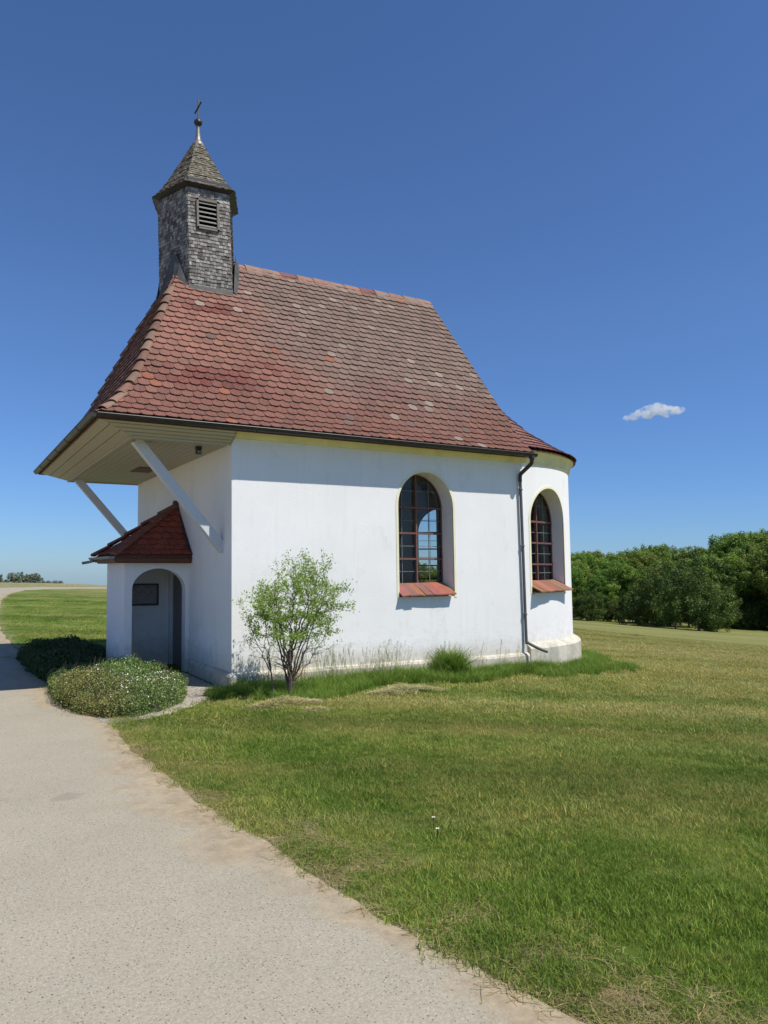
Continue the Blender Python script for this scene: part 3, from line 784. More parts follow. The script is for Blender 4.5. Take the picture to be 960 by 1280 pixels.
em = MB(); em.beam((XI+.01, YI-.005, ZC-.012), (XI+.01, WY-YI, ZC-.012), .03, .03); em.beam((XI, YI-.005, ZC-.010), (-.004, YI-.005, ZC-.010), .02, .025); em.beam((XI, WY-YI+.005, ZC-.010), (-.004, WY-YI+.005, ZC-.010), .02, .025)
em.build('edge_moulding', M['soffit'], sfo, w=True)
# end boards closing the eave box at the wall corner
eb = MB()
for yy, sgn in ((0, 1), (WY, -1)):
    eb = MB(); eb.face([(-.002, yy-sgn*.005, 3.50), (-.002, yy-sgn*.26, 3.65), (-.002, yy-sgn*.26, 3.70), (-.002, yy-sgn*.005, 3.70)])
    eb.build('eave_end_board', M['soffit'], sfo, w=True)
hb = MB(); hb.box((-.62, 3.05, ZC-.012), (-.28, 3.75, ZC-.004)); hb.build('ceiling_hatch', M['wood'], sfo, w=True)
fb = MB(); fb.box((-1.885, -.275, 3.64), (-1.865, WY+.275, 3.70)); fb.box((-1.865, -.275, 3.64), (XE, -.255, 3.70)); fb.box((-1.865, WY+.255, 3.64), (XE, WY+.275, 3.70)); fb.build('fascia', M['wood'], chapel, w=True)
uf = MB(); uf.box((.004, -.25, 3.705), (XE-.01, -.0, 3.715)); uf.build('eaves_board', M['cornice'], chapel, w=True)
# braces
for y0, y1, lb in ((.36, .42, 'near diagonal brace catching a patch of sun'), (5.50, 5.48, 'far diagonal brace seen against the sky')):
    b = MB(); b.beam((-1.27, y0, ZC+.01), (.03, y1, 1.97), .12, .14)
    o = b.build('brace', M['beam'], chapel, w=True); o['label'] = lb
    md = o.modifiers.new('bev', 'BEVEL'); md.width = .008; md.segments = 2
# little square spotlight on the soffit
lp = MB(); lp.box((-.40, .38, ZC-.05), (-.32, .46, ZC-.01)); lp.box((-.395, .385, ZC-.12), (-.325, .455, ZC-.055))
lamp = lp.build('soffit_lamp', M['black'], chapel, w=True)
lq = MB(); lq.box((-.385, .376, ZC-.11), (-.335, .384, ZC-.07)); lq.build('lamp_glass', M['zinc'], lamp, w=True)

# door of the chapel behind the porch
dm = MB()
for i in range(7): dm.box((.06, 2.42+i*.124, 0), (.10, 2.42+i*.124+.119, 1.73))
door = dm.build('door', M['door'], chapel, w=True)
dh = MB(); dh.tube([(.055, 2.52, .9), (.02, 2.52, .9), (.02, 2.62, .9)], .008, 6); dh.box((.045, 2.5, .82), (.058, 2.54, .98)); dh.build('handle', M['black'], door, w=True)

# ---- porch
PX, PY0, PY1, PZ = -1.04, 2.10, 3.52, 1.83
pm = MB(); pm.box((PX, PY0, -.3), (-.001, PY1, PZ)); po = pm.build('porch', [M['plaster']], chapel)
c0 = MB(); c0.box((PX+.12, PY0+.20, -.03), (.3, PY1-.14, 1.74)); c0 = c0.build('c', M['plaster'])
c1 = prism('c', arch_prof(.86, -.02, 1.36, .345), ((-.49, PY0), (1, 0), (0, -1)), .3, -.35, M['plaster'])
cut(po, [c0, c1]); warp_obj(po)
R9 = random.Random(9)
ex0, ex1, ey0, ey1 = PX-.20, .0, PY0-.20, PY1+.20
yc = (ey0+ey1)/2; zl, zt = 1.90, 2.80
pt_ = MB()
run = ey1-yc; runx = -ex0
slope_y = Prof([(0, zl), (.18, zl+.10), (run, zt)]); slope_x = Prof([(0, zl), (.18*runx/run, zl+.10), (runx, zt)])
def s_near(a_, s): h, z = slope_y.at(s); return Vector((a_, ey0+h, z))
def s_far(a_, s): h, z = slope_y.at(s); return Vector((-a_, ey1-h, z))
def s_front(a_, s): h, z = slope_x.at(s); return Vector((ex0+h, -a_, z))
cp = tone('porch')
tile_lay(pt_, s_near, 9, lambda s: (ex0+slope_x.h_of_z(min(slope_y.at(s)[1], zt)), -.0), .17, slope_y.L/9, cp, slope_y.L-.01, seed=21)
tile_lay(pt_, s_far, 9, lambda s: (.0, -(ex0+slope_x.h_of_z(min(slope_y.at(s)[1], zt)))), .17, slope_y.L/9, cp, slope_y.L-.01, seed=22)
tile_lay(pt_, s_front, 9, lambda s: (-(ey1-slope_y.h_of_z(min(slope_x.at(s)[1], zt))), -(ey0+slope_y.h_of_z(min(slope_x.at(s)[1], zt)))), .17, slope_x.L/9, cp, slope_x.L-.01, seed=23)
pro = pt_.build('porch_roof', M['tile'], chapel, w=True)
ph = MB()
for yy in (ey0, ey1):
    A_ = Vector((ex0, yy, zl+.01)); B_ = Vector((-.02, yc, zt+.02)); n = 5
    for i in range(n):
        a0 = A_.lerp(B_, i/n); b0 = A_.lerp(B_, (i+1.08)/n); d = (b0-a0).normalized(); sx = d.cross(Vector((0, 0, 1))).normalized(); up = sx.cross(d); vs = []
        for q, r, lf in ((a0, .078, .03), (b0, .06, .012)):
            for t in range(7): an = math.pi*t/6; vs.append(q+sx*math.cos(an)*r+up*(math.sin(an)*r*.8+lf-.02))
        ph.mesh(vs, [(t, t+1, 8+t, 7+t) for t in range(6)]+[tuple(range(7))], (.20, .075, .05))
ph.tube([(-.07, yc, zt+.02), (-.01, yc, zt+.02)], .085, 8, (.10, .05, .04))
ph.build('hip_tiles', M['tile'], pro, w=True)
pd = MB(); d = .015
for q in ([(ex0, ey0, zl-d), (0, ey0, zl-d), (0, yc, zt-d)], [(ex0, ey1, zl-d), (0, ey1, zl-d), (0, yc, zt-d)], [(ex0, ey0, zl-d), (ex0, ey1, zl-d), (0, yc, zt-d)]): pd.face(q)
pd.face([(ex0, ey0, zl-.03), (0, ey0, zl-.03), (0, ey1, zl-.03), (ex0, ey1, zl-.03)]); pd.build('roof_deck', M['deck'], pro, w=True)
pf = MB()
for a0, b0 in (((ex0+.03, ey0+.03), (-.002, ey0+.03)), ((ex0+.03, ey0+.03), (ex0+.03, ey1-.03)), ((ex0+.03, ey1-.03), (-.002, ey1-.03))):
    pf.beam((*a0, zl-.05), (*b0, zl-.05), .03, .08); pf.beam((a0[0]+.05, a0[1]+(.05 if a0[1] < yc else -.05), zl-.085), (b0[0]+(.05 if b0[0] < -.5 else 0), b0[1]+(.05 if b0[1] < yc else -.05), zl-.085), .05, .05)
pf.build('fascia', M['wood'], pro, w=True)
pg = MB(); gutter(pg, (ex0-.03, ey0-.02, zl-.01), (ex0-.03, ey1+.06, zl-.01), .04); pg.tube([(ex0-.03, ey1-.2, zl-.06), (ex0-.08, ey1-.05, zl-.08), (ex0-.18, ey1+.02, zl-.10)], .025, 8)
pg.build('gutter', M['zinc'], pro, w=True)
lf_ = MB(); lf_.beam((-.012, ey0, zl+.03), (-.012, yc, zt+.03), .03, .05, up=(1, 0, 0)); lf_.build('wall_flashing', M['metal'], pro, w=True)
pq = MB(); pq.box((-.72, PY1-.165, 1.06), (-.20, PY1-.142, 1.42)); plq = pq.build('plaque', M['plaque'], po, w=True)
pfm = MB()
for a0, b0 in (((-.72, 1.42), (-.20, 1.42)), ((-.72, 1.06), (-.20, 1.06)), ((-.72, 1.06), (-.72, 1.42)), ((-.20, 1.06), (-.20, 1.42))):
    pfm.beam((a0[0], PY1-.165, a0[1]), (b0[0], PY1-.165, b0[1]), .03, .03, up=(0, 1, 0), ext=.012)
pfm.build('plaque_frame', M['lead'], po, w=True)
pfl = MB(); pfl.box((PX-.15, PY0-.1, -.14), (-.08, PY1, -.02)); pfl.build('doorstep', M['floor'], po, w=True)

# ---- bell turret: elongated hexagon clad with wooden shingles
TX, TY = .40, 2.93
def hexv(a_, b_, c_): return [(-a_, -c_), (a_, -c_), (b_, 0), (a_, c_), (-a_, c_), (-b_, 0)]     # counter-clockwise
ROT = 0.0
def tpt(x, y, z):
    lean = -.03*(min(z, 8.3)-6.4)+.02*max(0, z-8.3); xr = x*math.cos(ROT)-y*math.sin(ROT); yr = x*math.sin(ROT)+y*math.cos(ROT)
    return Vector((TX+xr+lean, TY+yr, z+xr*.03))
R7 = random.Random(17)
def shingle_wall(mb, p0, p1, z0, z1, scale0=1., scale1=1., h=.064, wmin=.045, wmax=.085, pal=None, hole=None):
    """p0,p1 hexagon vertices (local); shingles between them from z0 to z1, outline scaled linearly"""
    rows = int((z1-z0)/h)
    for r in range(rows+1):
        za = z0+r*h; zt_ = min(za+h*1.35, z1+.01); t = (za-z0)/(z1-z0); sc = scale0+(scale1-scale0)*t; sct = scale0+(scale1-scale0)*min(1, (zt_-z0)/(z1-z0))
        A0 = Vector((p0[0]*sc, p0[1]*sc)); B0 = Vector((p1[0]*sc, p1[1]*sc)); A1 = Vector((p0[0]*sct, p0[1]*sct)); B1 = Vector((p1[0]*sct, p1[1]*sct))
        n = Vector((B0.y-A0.y, -(B0.x-A0.x))).normalized(); ln = (B0-A0).length; u = 0.0-R7.uniform(0, .04)
        while u < ln:
            w = R7.uniform(wmin, wmax); u0, u1 = max(u, 0)/ln, min(u+w-.004, ln)/ln
            if u1 > u0+.005 and not (hole and hole[0] < (u0+u1)/2 < hole[1] and hole[2] < za+h*.5 < hole[3]):
                lo = R7.uniform(-.008, .006); th = .014+R7.uniform(-.003, .006); q = []
                for (uu, base, zz, off) in ((u0, 0, za+lo, th), (u1, 0, za+lo+R7.uniform(-.004, .004), th), (u1, 1, zt_, .002), (u0, 1, zt_, .002)):
                    P_ = (A0.lerp(B0, uu) if base == 0 else A1.lerp(B1, uu))+n*off; q.append(tpt(P_.x, P_.y, zz))
                Pb = A0.lerp(B0, u0)-n*.0; Pc = A0.lerp(B0, u1)
                q2 = [tpt(Pb.x, Pb.y, za+lo), tpt(Pc.x, Pc.y, za+lo)]
                c = R7.choice(pal); v_ = R7.uniform(.7, 1.25); c = tuple(x_*v_ for x_ in c)
                mb.mesh(q+q2, [(0, 1, 2, 3), (4, 5, 1, 0), (4, 0, 3), (1, 5, 2)], c)
            u += w
hx = hexv(.383, .70, .75)
PALW = [(.29, .275, .255), (.21, .195, .175), (.36, .345, .33), (.13, .115, .10), (.23, .22, .21), (.42, .41, .39)]
Z0, Z1 = 6.28, 8.38
hole = (.21, .71, 7.67, 8.18)
tb = MB()
for i in range(6):
    shingle_wall(tb, hx[i], hx[(i+1) % 6], Z0, Z1, 1.0, .985, pal=PALW, hole=hole if i == 0 else None)
turret = tb.build('bell_turret', M['shingle'], chapel, w=True)
core = MB()
def quad_t(mb, p0, p1, z0, z1, sc=.985, k=None):
    mb.face([tpt(p0[0]*sc, p0[1]*sc, z0), tpt(p1[0]*sc, p1[1]*sc, z0), tpt(p1[0]*sc, p1[1]*sc, z1), tpt(p0[0]*sc, p0[1]*sc, z1)])
for i in range(1, 6): quad_t(core, hx[i], hx[(i+1) % 6], Z0-.5, Z1+.2)
pA, pB = Vector(hx[0]), Vector(hx[1])
f0, f1 = pA.lerp(pB, hole[0]+.01), pA.lerp(pB, hole[1]-.01)
for a0, b0, z0, z1 in ((pA, f0, Z0-.5, Z1+.2), (f1, pB, Z0-.5, Z1+.2), (f0, f1, Z0-.5, hole[2]), (f0, f1, hole[3], Z1+.2)): quad_t(core, a0, b0, z0, z1)
core.build('turret_core', M['black'], turret, w=True)
# louvre
lv = MB(); y_ = hx[0][1]
xa, xb = f0.x, f1.x
for (a0, b0) in (((xa, hole[2]), (xb, hole[2])), ((xa, hole[3]), (xb, hole[3])), ((xa, hole[2]), (xa, hole[3])), ((xb, hole[2]), (xb, hole[3]))):
    lv.beam(tpt(a0[0], y_-.012, a0[1]), tpt(b0[0], y_-.012, b0[1]), .035, .05, up=(0, 1, 0), ext=.017)
lvo = lv.build('louvre_frame', mat_wood('grey_weathered_wood', (.22, .19, .16), .6), turret, w=True)
ls = MB()
for i in range(6):
    z = hole[2]+.035+i*(hole[3]-hole[2]-.02)/6
    P_ = [tpt(xa, y_-.02, z), tpt(xb, y_-.02, z), tpt(xb, y_+.06, z+.055), tpt(xa, y_+.06, z+.055)]
    ls.mesh(P_+[p+Vector((0, -.004, .016)) for p in P_], [(0, 1, 2, 3), (7, 6, 5, 4), (0, 4, 5, 1), (2, 6, 7, 3)])
ls.build('louvre_slats', mat_wood('pale_weathered_wood', (.42, .40, .37), .75), lvo, w=True)
# turret roof: concave hexagonal spire
prs = [(1.20, 8.44), (1.05, 8.54), (.88, 8.71), (.73, 8.88), (.61, 9.03), (.49, 9.18), (.38, 9.32), (.26, 9.47), (.16, 9.61)]
sp = MB(); hr = hexv(.375, .67, .69)
PALM = [(.18, .155, .11), (.22, .19, .14), (.15, .14, .09), (.26, .24, .19), (.13, .11, .08)]
for i in range(6):
    for (sa, za), (sb_, zb2) in zip(prs[:-1], prs[1:]):
        ln = math.hypot((sa-sb_)*.55, zb2-za); rows = max(1, round(ln/.06)); hh = (zb2-za)/rows
        shingle_wall(sp, hr[i], hr[(i+1) % 6], za, zb2-hh*.3, sa, sb_+(sa-sb_)*.3/rows*0, h=hh, wmin=.04, wmax=.08, pal=PALM)
tro = sp.build('turret_roof', M['shingle'], turret, w=True)
sc_ = MB()
for i in range(6):
    p0, p1 = hr[i], hr[(i+1) % 6]
    for (sa, za), (sb_, zb2) in zip(prs[:-1], prs[1:]):
        sc_.face([tpt(p0[0]*sa, p0[1]*sa, za-.004), tpt(p1[0]*sa, p1[1]*sa, za-.004), tpt(p1[0]*sb_, p1[1]*sb_, zb2-.004), tpt(p0[0]*sb_, p0[1]*sb_, zb2-.004)])
    sa = prs[0][0]; sc_.face([tpt(p0[0]*sa, p0[1]*sa, 8.436), tpt(p1[0]*sa, p1[1]*sa, 8.436), tpt(hx[(i+1) % 6][0]*.97, hx[(i+1) % 6][1]*.97, 8.385), tpt(hx[i][0]*.97, hx[i][1]*.97, 8.385)])
sc_.build('roof_core', M['black'], tro, w=True)
c = tpt(0, 0, 9.9)
fi = MB(); fi.lathe([(.115, 0), (.118, .03), (.10, .08), (.062, .12), (.048, .2), (.034, .34), (.028, .46)], (c.x, c.y, 9.57), 20); fi.build('finial', M['zinc'], turret, w=True, smooth=True)
fi = MB(); fi.lathe([(.0, -.075), (.045, -.06), (.073, -.025), (.078, .0), (.073, .025), (.045, .06), (0.012, .078), (0.0, .079)], (c.x, c.y, 10.06), 20); fi.build('ball', M['black'], turret, w=True, smooth=True)
cr = MB(); cr.beam((c.x, c.y, 10.12), (c.x, c.y, 10.52), .022, .022, up=(0, 1, 0)); cr.beam((c.x, c.y-.21, 10.36), (c.x, c.y+.21, 10.36), .02, .024); cr.build('cross', M['black'], turret, w=True)
# lead flashing plates at the turret's foot
fl = MB()
def z_roof(x, y):
    yy = y if y < YC else 2*YC-y; s_ = float(np.interp(yy, side.h, side.z)); f_ = float(np.interp(x, front.h, front.z)); return min(s_, f_)
for i in range(6):
    p0, p1 = Vector(hx[i]), Vector(hx[(i+1) % 6]); n = Vector((p1.y-p0.y, -(p1.x-p0.x))).normalized(); K = 8
    vt, vbm = [], []
    for k in range(K+1):
        q = p0.lerp(p1, k/K); qo = q*1.02+n*.03
        if i in (0, 3): lift, outw = .08, .04
        else: lift, outw = .06+.40*(1-abs(2*k/K-1)), .07
        a0 = tpt(qo.x, qo.y, 7); b0 = q*1.02+n*(.03+outw); b0 = tpt(b0.x, b0.y, 7)
        zr = z_roof(b0.x, b0.y)+.055; zt0 = max(z_roof(a0.x, a0.y)+lift+.05, zr+.06)
        vt.append((a0.x, a0.y, zt0)); vbm.append((b0.x, b0.y, zr))
    for k in range(K): fl.face([vbm[k], vbm[k+1], vt[k+1], vt[k]])
fl.build('flashing', M['lead'], turret, w=True)

# ------------------------------------------------------------------ gravel patch in front of the chapel door
def mat_gravel():
    m = NM('grey_gravel', .95, .2)
    vo = m.n('ShaderNodeTexVoronoi'); vo.inputs['Scale'].default_value = 42; m.l(m.coord(False), vo.inputs['Vector'])
    se = m.n('ShaderNodeSeparateColor'); m.l(vo.outputs['Color'], se.inputs[0])
    c = m.ramp(se.outputs[0], [(0., (.20, .18, .15)), (.5, (.33, .30, .26)), (1., (.50, .47, .42))])
    c = m.mix(m.math('MULTIPLY', m.ramp(m.noise(3, 5), [(.45, 0.), (.65, 1.)]), .5), c, (.34, .28, .19))
    m.color(c); m.bump(m.math('SUBTRACT', 1, vo.outputs['Distance']), .9, .012); return m.m
GP = [(-1.98, -1.2), (-1.85, -1.35), (-1.45, -1.22), (-1.0, -.95), (-.55, -.48), (-.2, -.14), (-.08, .02), (-.09, 1.0), (-.09, 2.1), (-1.3, 2.1), (-1.5, 1.2), (-1.7, 0), (-1.95, -.7)]
bm = bmesh.new(); vv = [bm.verts.new((x_, y_, 0)) for x_, y_ in GP]; f = bm.faces.new(vv); bmesh.ops.triangulate(bm, faces=[f])
for _ in range(4): bmesh.ops.subdivide_edges(bm, edges=bm.edges[:], cuts=1, use_grid_fill=True)
bmesh.ops.triangulate(bm, faces=bm.faces[:])
for v in bm.verts: v.co.z = h1(v.co.x, v.co.y)+(.016 if not v.is_boundary else .0)
me = bpy.data.meshes.new('gravel_path'); bm.to_mesh(me); bm.free(); me.materials.append(mat_gravel())
go = bpy.data.objects.new('gravel_path', me); COL.objects.link(go); tag(go, kind='structure')

# ------------------------------------------------------------------ grass
def blades(n, size, h0, h1_, wd, lean=.5, seed=1, seg=2, droop=.4):
    r = np.random.default_rng(seed); x = r.uniform(-size/2, size/2, n); y = r.uniform(-size/2, size/2, n); h = r.uniform(h0, h1_, n)*(.6+.8*r.random(n)**1.5)
    az = r.uniform(0, 2*np.pi, n); ln = r.uniform(.1, lean, n)*h; fa = r.uniform(0, 2*np.pi, n); w = wd*r.uniform(.6, 1.3, n)/2
    dx, dy = np.cos(az), np.sin(az); wx, wy = np.cos(fa), np.sin(fa)
    P = []
    for k, (t, ww) in enumerate([(0, 1.), (.5, .85), (1., .0)]):
        cx = x+dx*ln*t**2; cy = y+dy*ln*t**2; cz = h*(t-droop*.3*t**3)
        if ww > 0: P.append(np.stack([cx-wx*w*ww, cy-wy*w*ww, cz], -1)); P.append(np.stack([cx+wx*w*ww, cy+wy*w*ww, cz], -1))
        else: P.append(np.stack([cx, cy, cz], -1))
    V = np.stack(P, 1).reshape(-1, 3)
    b = np.arange(n)[:, None]*5
    T = np.concatenate([b+np.array([[0, 1, 3]]), b+np.array([[0, 3, 2]]), b+np.array([[2, 3, 4]])], 0)
    col = np.repeat(r.uniform(.7, 1.25, n), 5)[:, None]*np.ones((1, 3)); dry = np.repeat(r.random(n) < .12, 5)
    col[dry] = col[dry]*np.array([1.9, 1.35, 1.5])
    return V, T, col
def mat_blade(name, tint=(1.35, 1.3, 1.25), base=None):
    m = NM(name, .6, .25)
    if base is None: c, _, _ = lawn_color(m)
    else: c = m.mix(m.ramp(m.noise(2.2, 3), [(.35, 0.), (.65, 1.)]), base[0], base[1])
    c = m.mix(1., c, m.attr('col'), 'MULTIPLY'); c = m.mix(1., c, tint, 'MULTIPLY'); m.color(c)
    tl = m.n('ShaderNodeBsdfTranslucent'); mx = m.n('ShaderNodeMixShader'); mx.inputs[0].default_value = .3
    m.l(c, tl.inputs[0]); m.l(m.b.outputs[0], mx.inputs[1]); m.l(tl.outputs[0], mx.inputs[2]); m.l(mx.outputs[0], m.t.nodes['Material Output'].inputs[0])
    return m.m
MBL = mat_blade('grass_blades'); MTL = mat_blade('tall_grass_blades', (1, 1, 1), ((.14, .25, .03), (.21, .33, .055)))
MST = mat_blade('dry_straw', (1, 1, 1), ((.52, .43, .20), (.33, .27, .12)))
MSG = mat_blade('green_stalk', (1, 1, 1), ((.28, .30, .13), (.20, .26, .08)))
MHY = mat_blade('cut_hay', (1.5, 1.4, 1.3), ((.44, .38, .26), (.30, .28, .15)))
def scatter(name, pts, rot, scl, protos, label, cat):
    pc = bpy.data.collections.new(name+'_sources')
    for p in protos: pc.objects.link(p)
    me = bpy.data.meshes.new(name); me.vertices.add(len(pts)); me.vertices.foreach_set('co', np.asarray(pts, np.float32).ravel())
    a = me.attributes.new('rotv', 'FLOAT_VECTOR', 'POINT'); a.data.foreach_set('vector', np.asarray(rot, np.float32).ravel())
    a = me.attributes.new('scl', 'FLOAT', 'POINT'); a.data.foreach_set('value', np.asarray(scl, np.float32).ravel())
    o = bpy.data.objects.new(name, me); COL.objects.link(o)
    ng = bpy.data.node_groups.new(name, 'GeometryNodeTree')
    ng.interface.new_socket('Geometry', in_out='INPUT', socket_type='NodeSocketGeometry'); ng.interface.new_socket('Geometry', in_out='OUTPUT', socket_type='NodeSocketGeometry')
    N_ = ng.nodes; gi = N_.new('NodeGroupInput'); go_ = N_.new('NodeGroupOutput'); ip = N_.new('GeometryNodeInstanceOnPoints'); ci_ = N_.new('GeometryNodeCollectionInfo')
    ci_.inputs['Collection'].default_value = pc; ci_.inputs['Separate Children'].default_value = True; ci_.inputs['Reset Children'].default_value = True
    ar = N_.new('GeometryNodeInputNamedAttribute'); ar.data_type = 'FLOAT_VECTOR'; ar.inputs[0].default_value = 'rotv'
    as_ = N_.new('GeometryNodeInputNamedAttribute'); as_.data_type = 'FLOAT'; as_.inputs[0].default_value = 'scl'
    Lk = ng.links.new; Lk(gi.outputs[0], ip.inputs['Points']); Lk(ci_.outputs[0], ip.inputs['Instance']); ip.inputs['Pick Instance'].default_value = True
    Lk(ar.outputs[0], ip.inputs['Rotation']); Lk(as_.outputs[0], ip.inputs['Scale']); Lk(ip.outputs[0], go_.inputs[0])
    md = o.modifiers.new('scatter', 'NODES'); md.node_group = ng
    return tag(o, label, cat, kind='stuff')
def proto(args, mat, name='tuft'):
    V_, T_, c_ = blades(**args); return np_mesh(name, V_, T_, mat, c_, link=False)
def inside_chapel(x, y, m=.02):
    a_ = (x > -m) & (x < L+.1) & (y > -.06-m) & (y < WY+m)
    b_ = (((x-AC[0])/(AX+.17+m))**2+((y-AC[1])/(AY+.17+m))**2 < 1) & (x > L)
    c_ = (x > PX-.1) & (x <= 0) & (y > PY0-.1) & (y < PY1+.1)
    return a_ | b_ | c_
from_poly = np.array(GP)
def in_poly(x, y, poly):
    c_ = np.zeros(x.shape, bool); j = len(poly)-1
    for i in range(len(poly)):
        xi, yi = poly[i]; xj, yj = poly[j]
        c_ ^= ((yi > y) != (yj > y)) & (x < (xj-xi)*(y-yi)/(yj-yi+1e-12)+xi); j = i
    return c_
def visible_wedge(x, y, pad=.6):
    dx, dy = x-CAM.x, y-CAM.y; fx, fy = math.sin(YAW), math.cos(YAW)
    fwd = dx*fx+dy*fy; rt_ = dx*math.cos(YAW)-dy*math.sin(YAW)
    return (fwd > .8) & (np.abs(rt_) < fwd*.56+pad)
def lawn_points(n, rmin, rmax, power=1.0, verge=.22, seed=1):
    r = np.random.default_rng(seed); d = (rmin**power+(rmax**power-rmin**power)*r.random(n))**(1/power); az = YAW+r.uniform(-.60, .60, n)
    x = CAM.x+d*np.sin(az); y = CAM.y+d*np.cos(az)
    dd = x-edge_x(y); nz = .13*np.sin(y*3.1)+.10*np.sin(y*7.3+x*2)+.06*np.sin(y*15)
    ok = (dd > verge+nz+.05*r.random(n)) & ~inside_chapel(x, y, .03) & ~in_poly(x, y, from_poly) & visible_wedge(x, y)
    return x[ok], y[ok], r
def rots(n, r, tilt=.08): return np.stack([r.normal(0, tilt, n), r.normal(0, tilt, n), r.uniform(0, 6.283, n)], -1)
ps = [proto(dict(n=330, size=.26, h0=.018, h1_=.046, wd=.0036, lean=1.1, seed=s), MBL) for s in (1, 2, 3, 4)]
x, y, r = lawn_points(9500, 1.6, 9.5, 1.55, .23, 31)
ye = -8.9+9.*r.random(520)**1.3; xe = edge_x(ye)+.06+np.abs(r.normal(0, .14, 520))      # tufts creeping over the edge
ke = r.random(520) < .35+.65*(np.sin(ye*5.3)*np.sin(ye*2.1+1) > -.1); x = np.r_[x, xe[ke]]; y = np.r_[y, ye[ke]]
scl_ = r.uniform(.6, 1.15, len(x))*np.clip(.95+.28*np.sin(x*2.3+1)*np.sin(y*2.9)+.2*np.sin(x*7.1)*np.sin(y*6.3+2), .72, 1.5)
scatter('short_grass', np.stack([x, y, H(x, y)-.004], -1), rots(len(x), r), scl_, ps, 'mown green grass of the near lawn beside the path', 'grass')
ps = [proto(dict(n=240, size=.6, h0=.02, h1_=.045, wd=.008, lean=1.2, seed=s), MBL) for s in (5, 6, 7)]
x, y, r = lawn_points(13000, 8.5, 48, 1.35, .15, 32)
dd_ = np.hypot(x-CAM.x, y-CAM.y); ok = r.random(len(x)) < 1-np.clip((dd_-20)/28, 0, 1)
x, y = x[ok], y[ok]
scatter('meadow_grass', np.stack([x, y, H(x, y)-.006], -1), rots(len(x), r, .05), r.uniform(.7, 1.2, len(x)), ps, 'mown grass of the meadow farther off around the chapel', 'grass')

# longer unmown grass along the foot of the walls
def tall_points():
    r = np.random.default_rng(5); X_, Y_, S_ = [], [], []
    for _ in range(1500):                                  # along the long wall
        t = r.random(); xx = -.05+t*5.9; wdt = .55+.25*math.sin(xx*2.1)+.1*math.sin(xx*5); yy = -.12-r.random()*1.25*(.35+.65*max(0, 1-xx/6.))*(.8+.3*math.sin(xx*2.1))
        X_.append(xx); Y_.append(yy); S_.append(r.uniform(.45, 1.0)*(1-min(1, (-yy-.1)/1.3)*.45))
    for _ in range(90):                                   # clump by the plinth
        X_.append(r.normal(3.62, .07)); Y_.append(-.30+r.normal(0, .06)); S_.append(r.uniform(1.1, 1.9)) 
    for _ in range(620):                                  # round the apse
        t = r.uniform(-.1, 1.3); off = .22+abs(r.normal(0, .22)); xx, yy, _n = ell(t, off); X_.append(xx); Y_.append(yy); S_.append(r.uniform(.35, .8))
    for _ in range(200):
        xx = r.uniform(5.2, 7.9); X_.append(xx); Y_.append(-.55+ (xx-5.2)*.12-abs(r.normal(0, .22))); S_.append(r.uniform(.35, .7))
    for _ in range(120): X_.append(r.uniform(-.42, -.05)); Y_.append(r.uniform(-.6, -.1)); S_.append(r.uniform(.35, .6))
    return np.array(X_), np.array(Y_), np.array(S_), r
x, y, s, r = tall_points()
ps = [proto(dict(n=70, size=.16, h0=.16, h1_=.30, wd=.007, lean=.9, seed=s_, droop=.6), MTL) for s_ in (11, 12, 13)]
scatter('tall_grass', np.stack([x, y, H(x, y)-.01], -1), rots(len(x), r, .12), s, ps, 'long unmown green grass growing along the foot of the white wall', 'grass')
# flowering grass stalks
def stalk_proto(seed):
    r = np.random.default_rng(seed); V, T, C_ = [], [], []
    for k in range(5):
        x0, y0 = r.uniform(-.06, .06, 2); h = r.uniform(.38, .62); az = r.uniform(0, 6.28); ln = r.uniform(.04, .16)
        pts = [(x0+math.cos(az)*ln*t*t, y0+math.sin(az)*ln*t*t, h*t) for t in np.linspace(0, 1, 6)]
        for a_, b_ in zip(pts[:-1], pts[1:]):
            n_ = len(V); w_ = .0016; V += [(a_[0]-w_, a_[1], a_[2]), (a_[0]+w_, a_[1], a_[2]), (b_[0]+w_, b_[1], b_[2]), (b_[0]-w_, b_[1], b_[2])]; T += [(n_, n_+1, n_+2), (n_, n_+2, n_+3)]; C_ += [(.9, .9, .9)]*4
        e = pts[-1]
        for q in range(14):
            a2 = r.uniform(0, 6.28); rr = r.uniform(.004, .012); zz = e[2]-r.uniform(0, .09); n_ = len(V); s_ = .006
            V += [(e[0]+math.cos(a2)*rr, e[1]+math.sin(a2)*rr, zz), (e[0]+math.cos(a2)*rr+s_*.5, e[1]+math.sin(a2)*rr, zz+s_*1.5), (e[0]+math.cos(a2)*rr-s_*.5, e[1]+math.sin(a2)*rr, zz+s_*2)]; T += [(n_, n_+1, n_+2)]; C_ += [(1.3, 1.1, 1.)]*3
    return np_mesh('stalk', np.array(V), np.array(T), MSG, np.array(C_), link=False)
r = np.random.default_rng(8); n = 110
xx = r.uniform(.05, 5.4, n); xx[:40] = r.uniform(.9, 2.6, 40); yy = -.12-np.abs(r.normal(0, .16, n))
scatter('grass_stalks', np.stack([xx, yy, H(xx, yy)], -1), rots(n, r, .1), r.uniform(.55, 1.1, n), [stalk_proto(1), stalk_proto(2), stalk_proto(3)], 'thin green and tan seed-bearing grass stalks in front of the white wall', 'grass')

